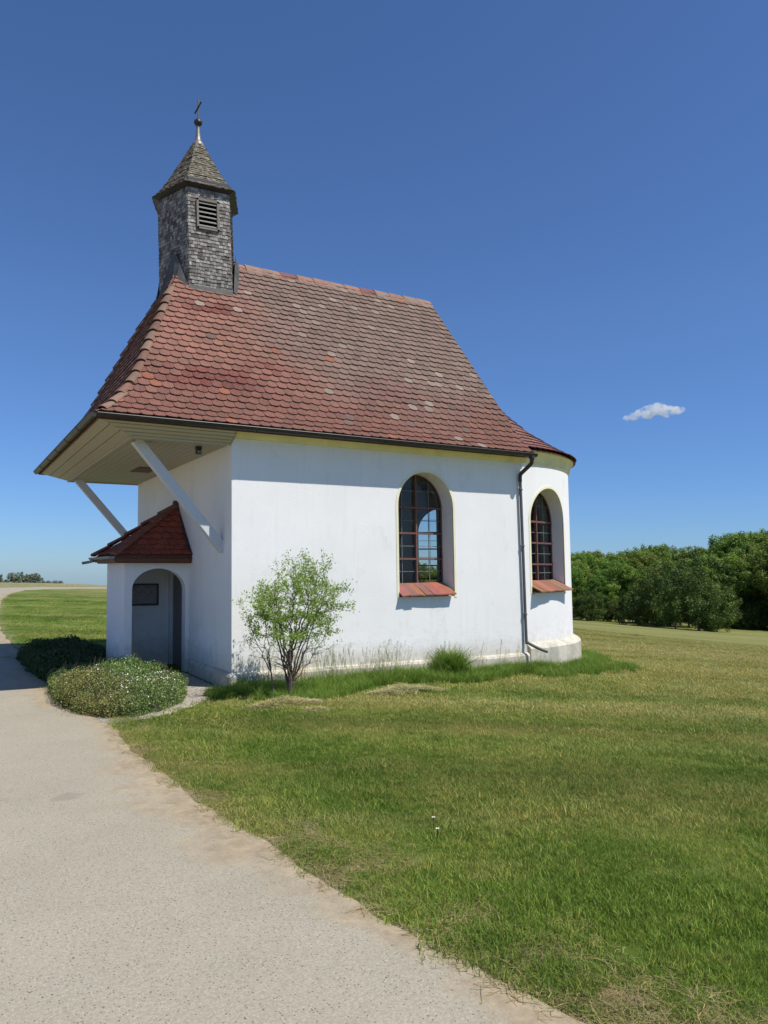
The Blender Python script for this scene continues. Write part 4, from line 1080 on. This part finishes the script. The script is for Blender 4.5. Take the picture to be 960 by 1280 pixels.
# straw and dead stems lying on the verge between path and lawn
def straw_proto(seed, n=26, size=.3, L0=.05, L1=.16, zmax=.015, wd=.0013):
    r = np.random.default_rng(seed); V, T, C_ = [], [], []
    for k in range(n):
        cx, cy = r.uniform(-size/2, size/2, 2); az = r.uniform(0, 6.28); ln = r.uniform(L0, L1); z0, z1 = r.uniform(0.001, zmax, 2); bend = r.normal(0, .12)*ln
        pts = []
        for t in (-.5, 0, .5): pts.append((cx+math.cos(az)*ln*t-math.sin(az)*bend*(.25-t*t)*4, cy+math.sin(az)*ln*t+math.cos(az)*bend*(.25-t*t)*4, z0+(z1-z0)*(t+.5)+(.004 if t == 0 else 0)))
        v_ = r.uniform(.6, 1.3); w_ = wd*r.uniform(.6, 1.3)
        for a_, b_ in zip(pts[:-1], pts[1:]):
            n_ = len(V); nx__, ny__ = -math.sin(az)*w_, math.cos(az)*w_
            V += [(a_[0]-nx__, a_[1]-ny__, a_[2]), (a_[0]+nx__, a_[1]+ny__, a_[2]), (b_[0]+nx__, b_[1]+ny__, b_[2]), (b_[0]-nx__, b_[1]-ny__, b_[2])]; T += [(n_, n_+1, n_+2), (n_, n_+2, n_+3)]; C_ += [(v_, v_, v_)]*4
    return np_mesh('straw', np.array(V), np.array(T), MST if zmax < .03 else MHY, np.array(C_), link=False)
r = np.random.default_rng(9); n = 760
yy = -8.8+9.2*r.random(n)**1.7; xx = edge_x(yy)+.0+np.abs(r.normal(.12, .13, n))*(1+(yy < -5)*.6)
scatter('straw_litter', np.stack([xx, yy, H(xx, yy)+.003], -1), rots(n, r, .04), r.uniform(.6, 1.1, n), [straw_proto(k) for k in (1, 2, 3)], 'dry straw litter along the dusty edge between path and lawn', 'straw')

# heaps of cut hay on the lawn before the wall
def hay(x0, y0, sx, sy, hz, label, seed):
    r = np.random.default_rng(seed); n = int(2600*sx*sy/.5)+500; V, T, C_ = [], [], []
    for k in range(n):
        a_ = r.uniform(0, 6.28); q = math.sqrt(r.random())*(1+.18*math.sin(a_*3+seed)+.1*math.sin(a_*7)); px, py = math.cos(a_)*q*sx, math.sin(a_)*q*sy; top = hz*max(0, 1-q*q)*(.7+.4*math.sin(px*9+seed)*math.sin(py*11)); z = top*r.uniform(.5, 1.1)+.012
        az = r.uniform(0, 6.28); ln = r.uniform(.03, .11); w_ = r.uniform(.0012, .003); dz = r.normal(0, .012)
        d = (math.cos(az)*ln, math.sin(az)*ln); nn_ = (-math.sin(az)*w_, math.cos(az)*w_); n_ = len(V)
        gx_, gy_ = x0+px, y0+py; zb_ = h1(gx_, gy_)-h1(x0, y0)
        V += [(px-d[0]-nn_[0], py-d[1]-nn_[1], zb_+z-dz), (px-d[0]+nn_[0], py-d[1]+nn_[1], zb_+z-dz), (px+d[0]+nn_[0], py+d[1]+nn_[1], zb_+z+dz+.004), (px+d[0]-nn_[0], py+d[1]-nn_[1], zb_+z+dz+.004)]
        T += [(n_, n_+1, n_+2), (n_, n_+2, n_+3)]; v_ = r.uniform(.6, 1.35); g_ = r.random() < .25; C_ += [(v_*(.7 if g_ else 1), v_, v_*.9)]*4
    o = np_mesh('hay_heap', np.array(V), np.array(T), MHY, np.array(C_)); o.location = (x0, y0, h1(x0, y0))
    return tag(o, label, 'hay', 'heaps of cut hay on the lawn')
hay(.12, -1.55, .60, .22, .11, 'low heap of cut hay on the lawn in front of the small tree', 1)
hay(2.05, -1.30, .66, .22, .13, 'longer greenish grey heap of cut hay below the arched window', 2)
hay(.30, -2.05, .20, .10, .045, 'smallest scrap of cut hay, nearest the path', 3)

# ------------------------------------------------------------------ small tree against the wall
MLF = mat_leaf('willow_leaf', (.24, .36, .06), (.36, .50, .11), .42, attr=True)
def small_tree():
    tx, ty = .47, -1.0; root = empty('small_tree', (tx, ty, h1(tx, ty)), 0, 'slender young tree with airy light green leaves standing against the white wall', 'tree')
    R = random.Random(42); mb = MB(); twigs = []
    stems = []
    def curve(a, b, sag, r0, r1, n=9, wob=.012):
        mid = a.lerp(b, .45)+Vector((0, 0, -sag))+Vector((R.gauss(0, .03), R.gauss(0, .03), 0)); pts = []
        for i in range(n+1):
            t = i/n; p = a*(1-t)**2+mid*2*t*(1-t)+b*t*t; pts.append(p+Vector((R.gauss(0, wob), R.gauss(0, wob), R.gauss(0, wob)))*(0 if i in (0,) else 1))
        mb.tube(pts, [r0+(r1-r0)*i/n for i in range(n+1)], 6 if r0 > .008 else 4); return pts
    trunk = curve(Vector((0, 0, -.05)), Vector((-.03, .02, .62)), .02, .032, .020, 8, .005)
    side_stem = curve(Vector((-.19, .04, -.05)), Vector((-.30, .06, .62)), .0, .013, .007, 8, .006)
    def inside():
        while True:
            x, z = R.uniform(-.74, .78), R.uniform(.42, 1.95); xx = x-.04-(z-1.1)*.14
            if (xx/.68)**2+((z-1.14)/.74)**2 < 1+.25*math.sin(math.atan2(z-1.1, xx)*5) and z < 1.93: return Vector((x, R.uniform(-.42, .42), z))
    mains = []
    for k in range(13):
        an = k/13*6.28; e = Vector((math.cos(an)*R.uniform(.30, .52)+.03, math.sin(an)*R.uniform(.18, .34), R.uniform(1.10, 1.62)))
        b0 = trunk[R.randint(2, 8)]; mains.append(curve(b0, e, R.uniform(.05, .16), .014, .004, 12, .010))
    for e in ((-.55, .05, .95), (-.42, -.1, 1.15), (-.36, .1, .8)): mains.append(curve(side_stem[5], Vector(e), .04, .007, .003, 8))
    for e in ((.50, 0, .85), (.34, .1, .72)): mains.append(curve(trunk[3], Vector(e), .06, .008, .003, 8))
    allp = [(m_, i) for m_ in mains for i in range(3, len(m_))]
    for k in range(330):
        e = inside(); m_, i = min(R.sample(allp, 60), key=lambda q: (q[0][q[1]]-e).length+(.35 if q[0][q[1]].z > e.z else 0)); b0 = m_[i]
        twigs.append(curve(b0, e, -.02, .0035, .0014, 6, .008))
    mb.build('trunk', M['bark'], root)
    r = np.random.default_rng(4); P, Dv = [], []
    for pts in twigs:
        for a_, b_ in zip(pts[2:-1], pts[3:]):
            if a_.z < .74: continue
            for _ in range(10):
                q = a_.lerp(b_, R.random()); P.append((q.x+R.gauss(0, .022), q.y+R.gauss(0, .022), q.z+R.gauss(0, .022))); Dv.append((R.gauss(0, .8), R.gauss(0, .8), R.gauss(.6, .6)))
        for _ in range(9 if pts[-1].z > .66 else 0):
            q = pts[-1]; P.append((q.x+R.gauss(0, .035), q.y+R.gauss(0, .035), q.z+R.gauss(0, .035))); Dv.append((R.gauss(0, .8), R.gauss(0, .8), R.gauss(.7, .6)))
    P = np.array(P); Dv = np.array(Dv); n = len(P); Dv /= np.linalg.norm(Dv, axis=1)[:, None]
    sz = r.uniform(.017, .036, n)[:, None]; S_ = np.cross(Dv, r.normal(0, 1, (n, 3))); S_ /= np.linalg.norm(S_, axis=1)[:, None]; Nn = np.cross(Dv, S_)
    V_ = np.stack([P, P+Dv*sz*.55+S_*sz*.30+Nn*sz*.08, P+Dv*sz*1.2, P+Dv*sz*.55-S_*sz*.30+Nn*sz*.08], 1).reshape(-1, 3)
    F = np.arange(n*4).reshape(n, 4); v = np.repeat(r.uniform(.75, 1.25, n), 4)[:, None]*np.ones((1, 3))
    c = np_mesh('crown', V_, F, MLF, v); c.parent = root
    print('leaves', n)
small_tree()

# ------------------------------------------------------------------ shrubs by the door
def shrub(name, poly, hz, n, mat, label, cat, flowers=0, seed=1, twig=True, leaf=(.014, .03), colfn=None, rag=.15):
    cx_, cy_ = np.mean([p[0] for p in poly]), np.mean([p[1] for p in poly]); z0 = h1(cx_, cy_)
    root = empty(name, (cx_, cy_, z0), 0, label, cat); r = np.random.default_rng(seed); pl_ = np.array(poly)
    x0, y0 = pl_.min(0); x1, y1 = pl_.max(0)
    def dist_edge(x, y):
        d = np.full(x.shape, 9.)
        for i in range(len(poly)):
            a_, b_ = pl_[i], pl_[(i+1) % len(poly)]; ab = b_-a_; t = np.clip(((x-a_[0])*ab[0]+(y-a_[1])*ab[1])/(ab@ab), 0, 1); d = np.minimum(d, np.hypot(x-a_[0]-t*ab[0], y-a_[1]-t*ab[1]))
        return np.where(in_poly(x, y, pl_), d, -d)
    def hgt(x, y):
        d = dist_edge(x, y); b = np.clip((d+.06*np.sin(x*9+seed)*np.sin(y*8))/.30, 0, 1); b = np.sqrt(np.clip(1-(1-b)**2, 0, 1))
        return hz*b*(.80+rag*np.sin(x*4.1+seed)*np.sin(y*2.9+1)+.13*np.sin(x*11+2)*np.sin(y*13)+.07*np.sin(x*27)*np.sin(y*24+1))
    m_ = n*3; x = r.uniform(x0, x1, m_); y = r.uniform(y0, y1, m_); ok = in_poly(x, y, pl_); x, y = x[ok][:n], y[ok][:n]; n = len(x)
    hh = hgt(x, y); zf = 1-np.abs(r.normal(0, .13, n)); z = hh*np.clip(zf, .1, 1)+r.normal(0, .018, n)
    # flank leaves
    k = n//2; z[:k] = hh[:k]*r.random(k); P = np.stack([x-cx_, y-cy_, H(x, y)-z0+np.maximum(z, .01)], -1)
    P[:, :2] += r.normal(0, .02, (n, 2))
    ke = n//4; seg = r.integers(0, len(poly), ke); tt = r.random(ke); ea = pl_[seg]; eb_ = pl_[(seg+1) % len(poly)]; q = ea+(eb_-ea)*tt[:, None]; q += (np.array([cx_, cy_])-q)*r.uniform(-.04, .12, ke)[:, None]
    hh_e = hgt(q[:, 0]+(cx_-q[:, 0])*.15, q[:, 1]+(cy_-q[:, 1])*.15)*r.random(ke)**1.3; P[:ke] = np.stack([q[:, 0]-cx_, q[:, 1]-cy_, H(q[:, 0], q[:, 1])-z0+hh_e+.01], -1); x[:ke] = q[:, 0]; y[:ke] = q[:, 1]
    Dv = r.normal(0, 1, (n, 3)); Dv[:, 2] = np.abs(Dv[:, 2])+.2; Dv /= np.linalg.norm(Dv, axis=1)[:, None]; sz = r.uniform(*leaf, n)[:, None]
    S_ = np.cross(Dv, r.normal(0, 1, (n, 3))); S_ /= np.linalg.norm(S_, axis=1)[:, None]
    V_ = np.stack([P, P+Dv*sz*.5+S_*sz*.3, P+Dv*sz, P+Dv*sz*.5-S_*sz*.3], 1).reshape(-1, 3)
    col = r.uniform(.65, 1.3, n)[:, None]*np.ones((1, 3))
    if colfn is not None: col = col*colfn(x, y, r)
    c = np_mesh('foliage', V_, np.arange(n*4).reshape(n, 4), mat, np.repeat(col, 4, 0)); c.parent = root
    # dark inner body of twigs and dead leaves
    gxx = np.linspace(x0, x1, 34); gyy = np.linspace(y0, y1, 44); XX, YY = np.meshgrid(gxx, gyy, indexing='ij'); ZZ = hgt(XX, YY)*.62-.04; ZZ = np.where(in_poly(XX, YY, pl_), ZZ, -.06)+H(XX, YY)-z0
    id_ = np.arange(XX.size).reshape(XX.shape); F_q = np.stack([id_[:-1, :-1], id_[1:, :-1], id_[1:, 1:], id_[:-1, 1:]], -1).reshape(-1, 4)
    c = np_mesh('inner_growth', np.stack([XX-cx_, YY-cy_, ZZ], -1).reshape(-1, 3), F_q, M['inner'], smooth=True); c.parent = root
    if flowers:
        m_ = flowers; x = r.uniform(x0, x1, m_*6); y = r.uniform(y0, y1, m_*6)
        w_ = np.exp(-((x+1.0)**2+(y+.45)**2)/.30)+.9*np.exp(-((x+.75)**2+(y-.35)**2)/.30)+.8*np.exp(-((x+1.5)**2+(y+.95)**2)/.10)+.12
        cl = .5+.5*np.sin(x*23)*np.sin(y*19)
        ok = in_poly(x, y, pl_) & (r.random(x.shape) < w_*cl); x, y = x[ok][:m_], y[ok][:m_]; n = len(x); z = hgt(x, y)+.008; P = np.stack([x-cx_, y-cy_, H(x, y)-z0+z*np.where(r.random(n) < .5, 1, r.random(n))+.01], -1); s = r.uniform(.004, .008, n)
        a_ = r.uniform(0, 6.28, n); tl = r.normal(0, .5, (n, 2)); u = np.stack([np.cos(a_), np.sin(a_), tl[:, 0]], -1)*s[:, None]; v = np.stack([-np.sin(a_), np.cos(a_), tl[:, 1]], -1)*s[:, None]
        P[:, :2] += r.normal(0, .015, (n, 2))
        V_ = np.stack([P-u-v*.2, P-v, P+u-v*.2, P+u*.6+v, P-u*.6+v], 1).reshape(-1, 3); mwh = simple('creamy_blossom', (.78, .76, .66), .7, .1, 30)
        c = np_mesh('blossom', V_, np.arange(n*5).reshape(n, 5), mwh); c.parent = root; c['label'] = 'tiny creamy white flowers'
    # upright shoots
    st = MB(); R = random.Random(seed)
    for _ in range(240 if twig else 0):
        px, py = R.uniform(x0, x1), R.uniform(y0, y1)
        if not in_poly(np.array([px]), np.array([py]), pl_)[0]: continue
        z_ = float(hgt(np.array([px]), np.array([py]))[0]); b = h1(px, py)-z0; hh_ = R.uniform(.03, .17)
        st.tube([(px-cx_, py-cy_, b+z_*.6), (px-cx_+R.gauss(0, .03), py-cy_+R.gauss(0, .03), b+z_+hh_)], [.0035, .002], 4)
    if twig: tag(st.build('shoots', M['bark'], root), kind='stuff')
    return root
MSH = mat_leaf('shrub_leaf', (.11, .17, .04), (.18, .24, .075), .25, attr=True)
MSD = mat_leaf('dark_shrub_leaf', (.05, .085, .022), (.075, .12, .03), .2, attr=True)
def brownish(x, y, r):
    w = np.clip(1-((x+2.05)**2*2.2+(y+.2)**2*.45), 0, 1)+.25*np.sin(x*6)*np.sin(y*5); w = np.clip(w, 0, 1)*(r.random(x.shape) < .75)
    g = np.clip(np.exp(-((x+1.3)**2+(y-1.0)**2)/.25), 0, 1)
    c = 1.25*np.stack([1+.5*w+.05*g, 1-.06*w+.30*g, 1-.0*w], -1); return c
shrub('flowering_shrub', [(-2.16, 1.75), (-2.22, .9), (-2.24, .1), (-2.10, -.55), (-1.86, -1.0), (-1.55, -1.08), (-1.2, -.85), (-.85, -.45), (-.62, .1), (-.60, .7), (-.85, 1.3), (-1.3, 1.8)], .40, 46000, MSH, 'low spreading shrub dotted with tiny white flowers in the sun at the path edge', 'shrub', flowers=1500, seed=3, colfn=brownish, rag=.24)
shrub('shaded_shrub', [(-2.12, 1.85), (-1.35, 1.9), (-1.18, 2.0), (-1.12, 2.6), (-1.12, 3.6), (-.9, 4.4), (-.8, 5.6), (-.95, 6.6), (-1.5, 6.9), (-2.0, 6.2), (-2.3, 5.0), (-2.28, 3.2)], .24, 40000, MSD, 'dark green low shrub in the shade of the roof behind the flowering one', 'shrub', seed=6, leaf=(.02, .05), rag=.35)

# ------------------------------------------------------------------ tiny flowers
def flower(x, y, col, label, cat, h=.07, r=.013, group=None):
    root = empty('dandelion' if cat == 'dandelion' else 'daisy', (x, y, h1(x, y)), 0, label, cat, group)
    m = MB(); m.tube([(0, 0, 0), (.004, .002, h*.5), (.002, .004, h)], .0018, 5); m.build('stem', MLF, root)
    m = MB()
    for k in range(11):
        a_ = k*2*math.pi/11; ca, sa = math.cos(a_), math.sin(a_); m.face([(.002-sa*.002, .004+ca*.002, h), (ca*r*.8-sa*.003+.002, sa*r*.8+ca*.003+.004, h+.004), (ca*r+.002, sa*r+.004, h+.003), (ca*r*.8+sa*.003+.002, sa*r*.8-ca*.003+.004, h+.004)])
    m.build('petals', simple(cat+'_petal', col, .7, .08, 30), root)
    m = MB(); m.lathe([(.0001, .007), (.004, .005), (.0045, .002)], (.002, .004, h), 8); m.build('centre', simple(cat+'_centre', (.75, .5, .05), .8), root)
def at_px(u, v):
    d = F_+R_*((u-480)/FPX)+U_*((640-v)/FPX); t = -CAM.z/d.z; return CAM.x+d.x*t, CAM.y+d.y*t
flower(*at_px(542, 1022), (.8, .8, .8), 'upper of two tiny white daisies in the near lawn', 'daisy', group='daisies in the lawn')
flower(*at_px(547, 1035), (.8, .8, .8), 'lower of two tiny white daisies in the near lawn', 'daisy', group='daisies in the lawn')
flower(5.72, -.62, (.75, .50, .03), 'yellow dandelion in the grass below the end of the downpipe', 'dandelion', h=.16, r=.03)

# ------------------------------------------------------------------ trees
def crown_mesh(name, seed, rx, rz, z0, n, leaf, mat, lobes=9, conic=0.):
    """rounded crown of overlapping leafy boughs; leaf-sized faces on and inside each bough"""
    r = np.random.default_rng(seed); C_ = []
    for k in range(lobes):
        t = r.random(); zc = z0+rz*2*(.16+.68*t); k_ = math.sqrt(max(0.05, 1-((zc-z0-rz)/rz)**2))*(1-conic*t)
        a_ = k*2.4+r.uniform(-.4, .4); rr = rx*k_*r.uniform(.35, .72); C_.append((math.cos(a_)*rr, math.sin(a_)*rr, zc, r.uniform(.30, .50)*rx))
    C_.append((0, 0, z0+rz*1.6, .42*rx*(1-conic*.5))); C_.append((0, 0, z0+rz*.9, .6*rx))
    C_ = np.array(C_); sub = []
    for c in C_:                                        # smaller leaf clumps on every bough
        for _ in range(16):
            d = r.normal(0, 1, 3); d /= np.linalg.norm(d); sub.append((*(c[:3]+d*c[3]*r.uniform(.65, 1.05)*np.array([1, 1, .85])), c[3]*r.uniform(.22, .42)))
    sub = np.array(sub); w = sub[:, 3]**2; pick = r.choice(len(sub), n, p=w/w.sum()); d = r.normal(0, 1, (n, 3)); d /= np.linalg.norm(d, axis=1)[:, None]
    P = sub[pick, :3]+d*(sub[pick, 3]*r.random(n)**.4)[:, None]
    N_ = d+r.normal(0, .55, (n, 3))+np.array([0, 0, .35]); N_ /= np.linalg.norm(N_, axis=1)[:, None]; S_ = np.cross(N_, r.normal(0, 1, (n, 3))); S_ /= np.linalg.norm(S_, axis=1)[:, None]; T_ = np.cross(N_, S_)
    sz = leaf*r.uniform(.6, 1.3, n)[:, None]
    V_ = np.stack([P-S_*sz*.5, P-T_*sz*.35+N_*sz*.08, P+S_*sz*.5, P+T_*sz*.35+N_*sz*.08], 1).reshape(-1, 3)
    tint = np.repeat(r.uniform(.8, 1.2, len(sub))[pick]*r.uniform(.8, 1.2, n), 4)[:, None]*np.ones((1, 3))
    o = np_mesh(name, V_, np.arange(n*4).reshape(n, 4), mat, tint, link=False); return o.data, C_
MT = mat_leaf('woodland_leaf', (.115, .215, .030), (.20, .31, .048), .36, rnd=.4, attr=True)
MB2 = mat_leaf('thicket_leaf', (.058, .105, .018), (.105, .170, .028), .30, rnd=.5, attr=True)
MF = mat_leaf('haze_paled_leaf', (.17, .21, .15), (.22, .26, .19), .2, rnd=.3, attr=True)  # far leaves paled and greyed, distance haze painted into their colour
def tree_proto(seed, ht, rx, n, leaf, mat, conic=0., low=.16):
    z0 = ht*low; rz = (ht-z0)/2; cm, C_ = crown_mesh('crown', seed, rx, rz, z0, n, leaf, mat, conic=conic)
    R = random.Random(seed); mb = MB(); top = ht*.72
    pts = [Vector((0, 0, -.6))]; 
    for i in range(1, 7): pts.append(Vector((R.gauss(0, .10)*i*.5, R.gauss(0, .10)*i*.5, top*i/6)))
    r0 = ht*.018; mb.tube(pts, [r0*(1.25 if i == 0 else 1-.13*i) for i in range(7)], 8)
    for c in C_[:8]:
        zb_ = max(ht*.22, c[2]*.55); k = min(5, int(zb_/top*6)); b = pts[k].lerp(pts[min(k+1, 6)], .5); e = Vector(c[:3]); mid = b.lerp(e, .5)+Vector((0, 0, -.04*ht)); mb.tube([b, mid, e], [r0*.5, r0*.35, r0*.12], 6)
    o = mb.build('trunk', M['bark']); tm = o.data; bpy.data.objects.remove(o)
    return cm, tm, ht
def place_tree(name, pr, x, y, s, rz, label, cat, group, sz=1.):
    cm, tm, ht = pr; root = empty(name, (x, y, h1(x, y)-.05), rz, label, cat, group); root.scale = (s, s, s*sz)
    for nm, d in (('trunk', tm), ('crown', cm)):
        o = bpy.data.objects.new(nm, d); COL.objects.link(o); o.parent = root
def polar(px, d):          # ground position at a compass bearing and distance from where the photographer stands
    az = YAW+math.atan((px-480)/FPX); return CAM.x+d*math.sin(az), CAM.y+d*math.cos(az)
wood = [tree_proto(100+k, 12., 4.6+.5*(k % 3), 26000, .25, MT, conic=.15*(k % 2), low=.06) for k in range(5)]
bush = [tree_proto(200+k, 5., 2.9, 15000, .14, MB2, low=.0) for k in range(3)]
# crest of the wood against the sky, in (bearing px, pixel height above eye level, distance)
RW = random.Random(77)
def top_px(px): return float(np.interp(px, [700, 716, 730, 748, 765, 790, 815, 850, 873, 900, 925, 960, 1010, 1060], [690, 683, 684, 697, 686, 684, 683, 683, 680, 671, 663, 658, 652, 648]))
places = [(0, 516, 112), (0, 529, 108), (0, 543, 113), (0, 556, 110)]
for row, (d0, pxs) in enumerate(((100, range(700, 1050, 26)), (112, range(690, 1055, 23)), (127, range(694, 1065, 20)), (144, range(690, 1070, 21)))):
    for px in pxs:
        px_ = px+RW.uniform(-7, 7); d = d0+RW.uniform(-4, 4)-(px-850)*.03; places.append((row, px_, d))
sides = ['near the chapel apse', 'in the middle of the wood', 'towards the right edge of the photo']
cnt = {}
ORD = 'first second third fourth fifth sixth seventh eighth ninth tenth eleventh twelfth thirteenth fourteenth fifteenth sixteenth seventeenth eighteenth nineteenth twentieth'.split()
ORD += ['twenty-'+o for o in ORD[:9]]
for row, px, d in places:
    x, y = polar(px, d); az = math.atan((px-480)/FPX); depth = d*math.cos(az)
    tp = top_px(px)+(0, 0, 0, 0)[row]
    hor = 713.8
    hgt = CAM.z+(hor-tp)/FPX*depth-h1(x, y)
    k = (.80, .90, .97, 1.0)[row]*RW.uniform(.90, 1.0); s = max(.5, hgt*k/11.0)
    cnt.setdefault(row, -1)
    place_tree('woodland_tree', RW.choice(wood), x, y, s, RW.uniform(0, 6.28),
               '%s tree from the left in the %s of the wood' % (ORD[cnt.setdefault(row, -1)+1], ('front row', 'second row', 'third row', 'crest row')[row]), 'tree', ('front row trees of the wood', 'second row trees of the wood', 'inner trees of the wood', 'trees on the crest of the wood')[row], sz=RW.uniform(.9, 1.05)); cnt[row] += 1
for px, d, s, which, lb in ((812, 84, 1.25, 0, 'dark rounded tree at the left end of the thicket jutting into the meadow'), (842, 80, 1.15, 1, 'middle bushy tree of the thicket jutting into the meadow'), (872, 76, 1.25, 2, 'broad dark bush at the right tip of the thicket jutting into the meadow'), (893, 78, .8, 0, 'small low bush at the outer corner of the thicket in the meadow'), (858, 88, 1.5, 1, 'tallest pale green tree behind the thicket in the meadow'), (825, 92, 1.5, 2, 'wide tree standing between the thicket and the wood')):
    x, y = polar(px, d); place_tree('thicket_tree', bush[which], x, y, s, RW.uniform(0, 6.28), lb, 'tree', 'trees of the thicket in the meadow')
for ib, px in enumerate(list(range(722, 800, 13))+list(range(905, 1010, 15))):
    x, y = polar(px+RW.uniform(-4, 4), 93+RW.uniform(-3, 3)); place_tree('woodland_bush', RW.choice(bush), x, y, RW.uniform(.45, .8), RW.uniform(0, 6.28), '%s low bush from the left along the edge of the wood, beyond the meadow' % ORD[ib], 'bush', 'bushes along the edge of the wood')
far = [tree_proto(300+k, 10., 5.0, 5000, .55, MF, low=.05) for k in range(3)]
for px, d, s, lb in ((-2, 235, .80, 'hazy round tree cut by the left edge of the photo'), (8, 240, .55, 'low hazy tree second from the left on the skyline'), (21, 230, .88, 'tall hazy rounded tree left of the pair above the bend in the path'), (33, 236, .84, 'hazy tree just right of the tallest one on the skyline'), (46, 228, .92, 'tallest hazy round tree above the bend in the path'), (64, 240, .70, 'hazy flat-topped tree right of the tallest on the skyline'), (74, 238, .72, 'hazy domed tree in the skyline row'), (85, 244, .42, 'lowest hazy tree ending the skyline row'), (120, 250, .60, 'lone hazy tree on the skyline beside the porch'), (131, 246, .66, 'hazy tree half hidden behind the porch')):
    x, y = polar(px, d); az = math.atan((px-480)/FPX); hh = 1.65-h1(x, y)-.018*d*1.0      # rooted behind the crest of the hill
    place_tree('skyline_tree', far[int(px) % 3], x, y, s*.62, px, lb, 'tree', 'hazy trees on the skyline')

# ------------------------------------------------------------------ cloud
cm = MB(); RC = random.Random(3)
cx0, cy0 = polar(820, 1600); dep = 1600*math.cos(math.atan(340/FPX)); cz0 = CAM.z+(713.6-508)/FPX*dep
bm = bmesh.new()
for dx, dz, rr in ((-52, -10, 8), (-38, -7, 12), (-22, -2, 15), (-6, 3, 19), (8, 8, 19), (20, 3, 17), (34, 2, 15), (48, 2, 13), (57, 3, 9), (-10, -5, 14), (26, -3, 12)):
    mt_ = Matrix.Translation((dx, 0, dz)) @ Matrix.Diagonal((1.25, 1.2, .72, 1)); r_ = bmesh.ops.create_icosphere(bm, subdivisions=3, radius=rr*.9, matrix=mt_)
me = bpy.data.meshes.new('cloud'); bm.to_mesh(me); bm.free(); cl = bpy.data.objects.new('cloud', me); COL.objects.link(cl)
cl.location = (cx0, cy0, cz0); cl.rotation_euler = (0, .02, -YAW-math.atan(340/FPX))
rm = cl.modifiers.new('m', 'REMESH'); rm.mode = 'VOXEL'; rm.voxel_size = 2.2
tx = bpy.data.textures.new('cl', 'CLOUDS'); tx.noise_scale = 9; tx.noise_depth = 4
dm_ = cl.modifiers.new('d', 'DISPLACE'); dm_.texture = tx; dm_.strength = 9; dm_.mid_level = .5
bpy.context.view_layer.update(); me2 = bpy.data.meshes.new_from_object(cl.evaluated_get(bpy.context.evaluated_depsgraph_get())); cl.modifiers.clear(); cl.data = me2
mv = bpy.data.materials.new('cloud_vapour'); mv.use_nodes = True; t = mv.node_tree; t.nodes.clear(); o_ = t.nodes.new('ShaderNodeOutputMaterial'); pv = t.nodes.new('ShaderNodeVolumePrincipled')
pv.inputs['Color'].default_value = (1, 1, 1, 1); pv.inputs['Anisotropy'].default_value = .2
nz = t.nodes.new('ShaderNodeTexNoise'); nz.inputs['Scale'].default_value = .07; nz.inputs['Detail'].default_value = 5; tc = t.nodes.new('ShaderNodeTexCoord'); rp = t.nodes.new('ShaderNodeMapRange')
rp.inputs[1].default_value = .40; rp.inputs[2].default_value = .68; rp.inputs[3].default_value = 0.0; rp.inputs[4].default_value = .09
t.links.new(tc.outputs['Object'], nz.inputs['Vector']); t.links.new(nz.outputs['Fac'], rp.inputs[0]); t.links.new(rp.outputs[0], pv.inputs['Density']); t.links.new(pv.outputs[0], o_.inputs['Volume'])
cl.data.materials.clear(); cl.data.materials.append(mv); tag(cl, 'small lone white cloud low in the blue sky above the wood', 'cloud')
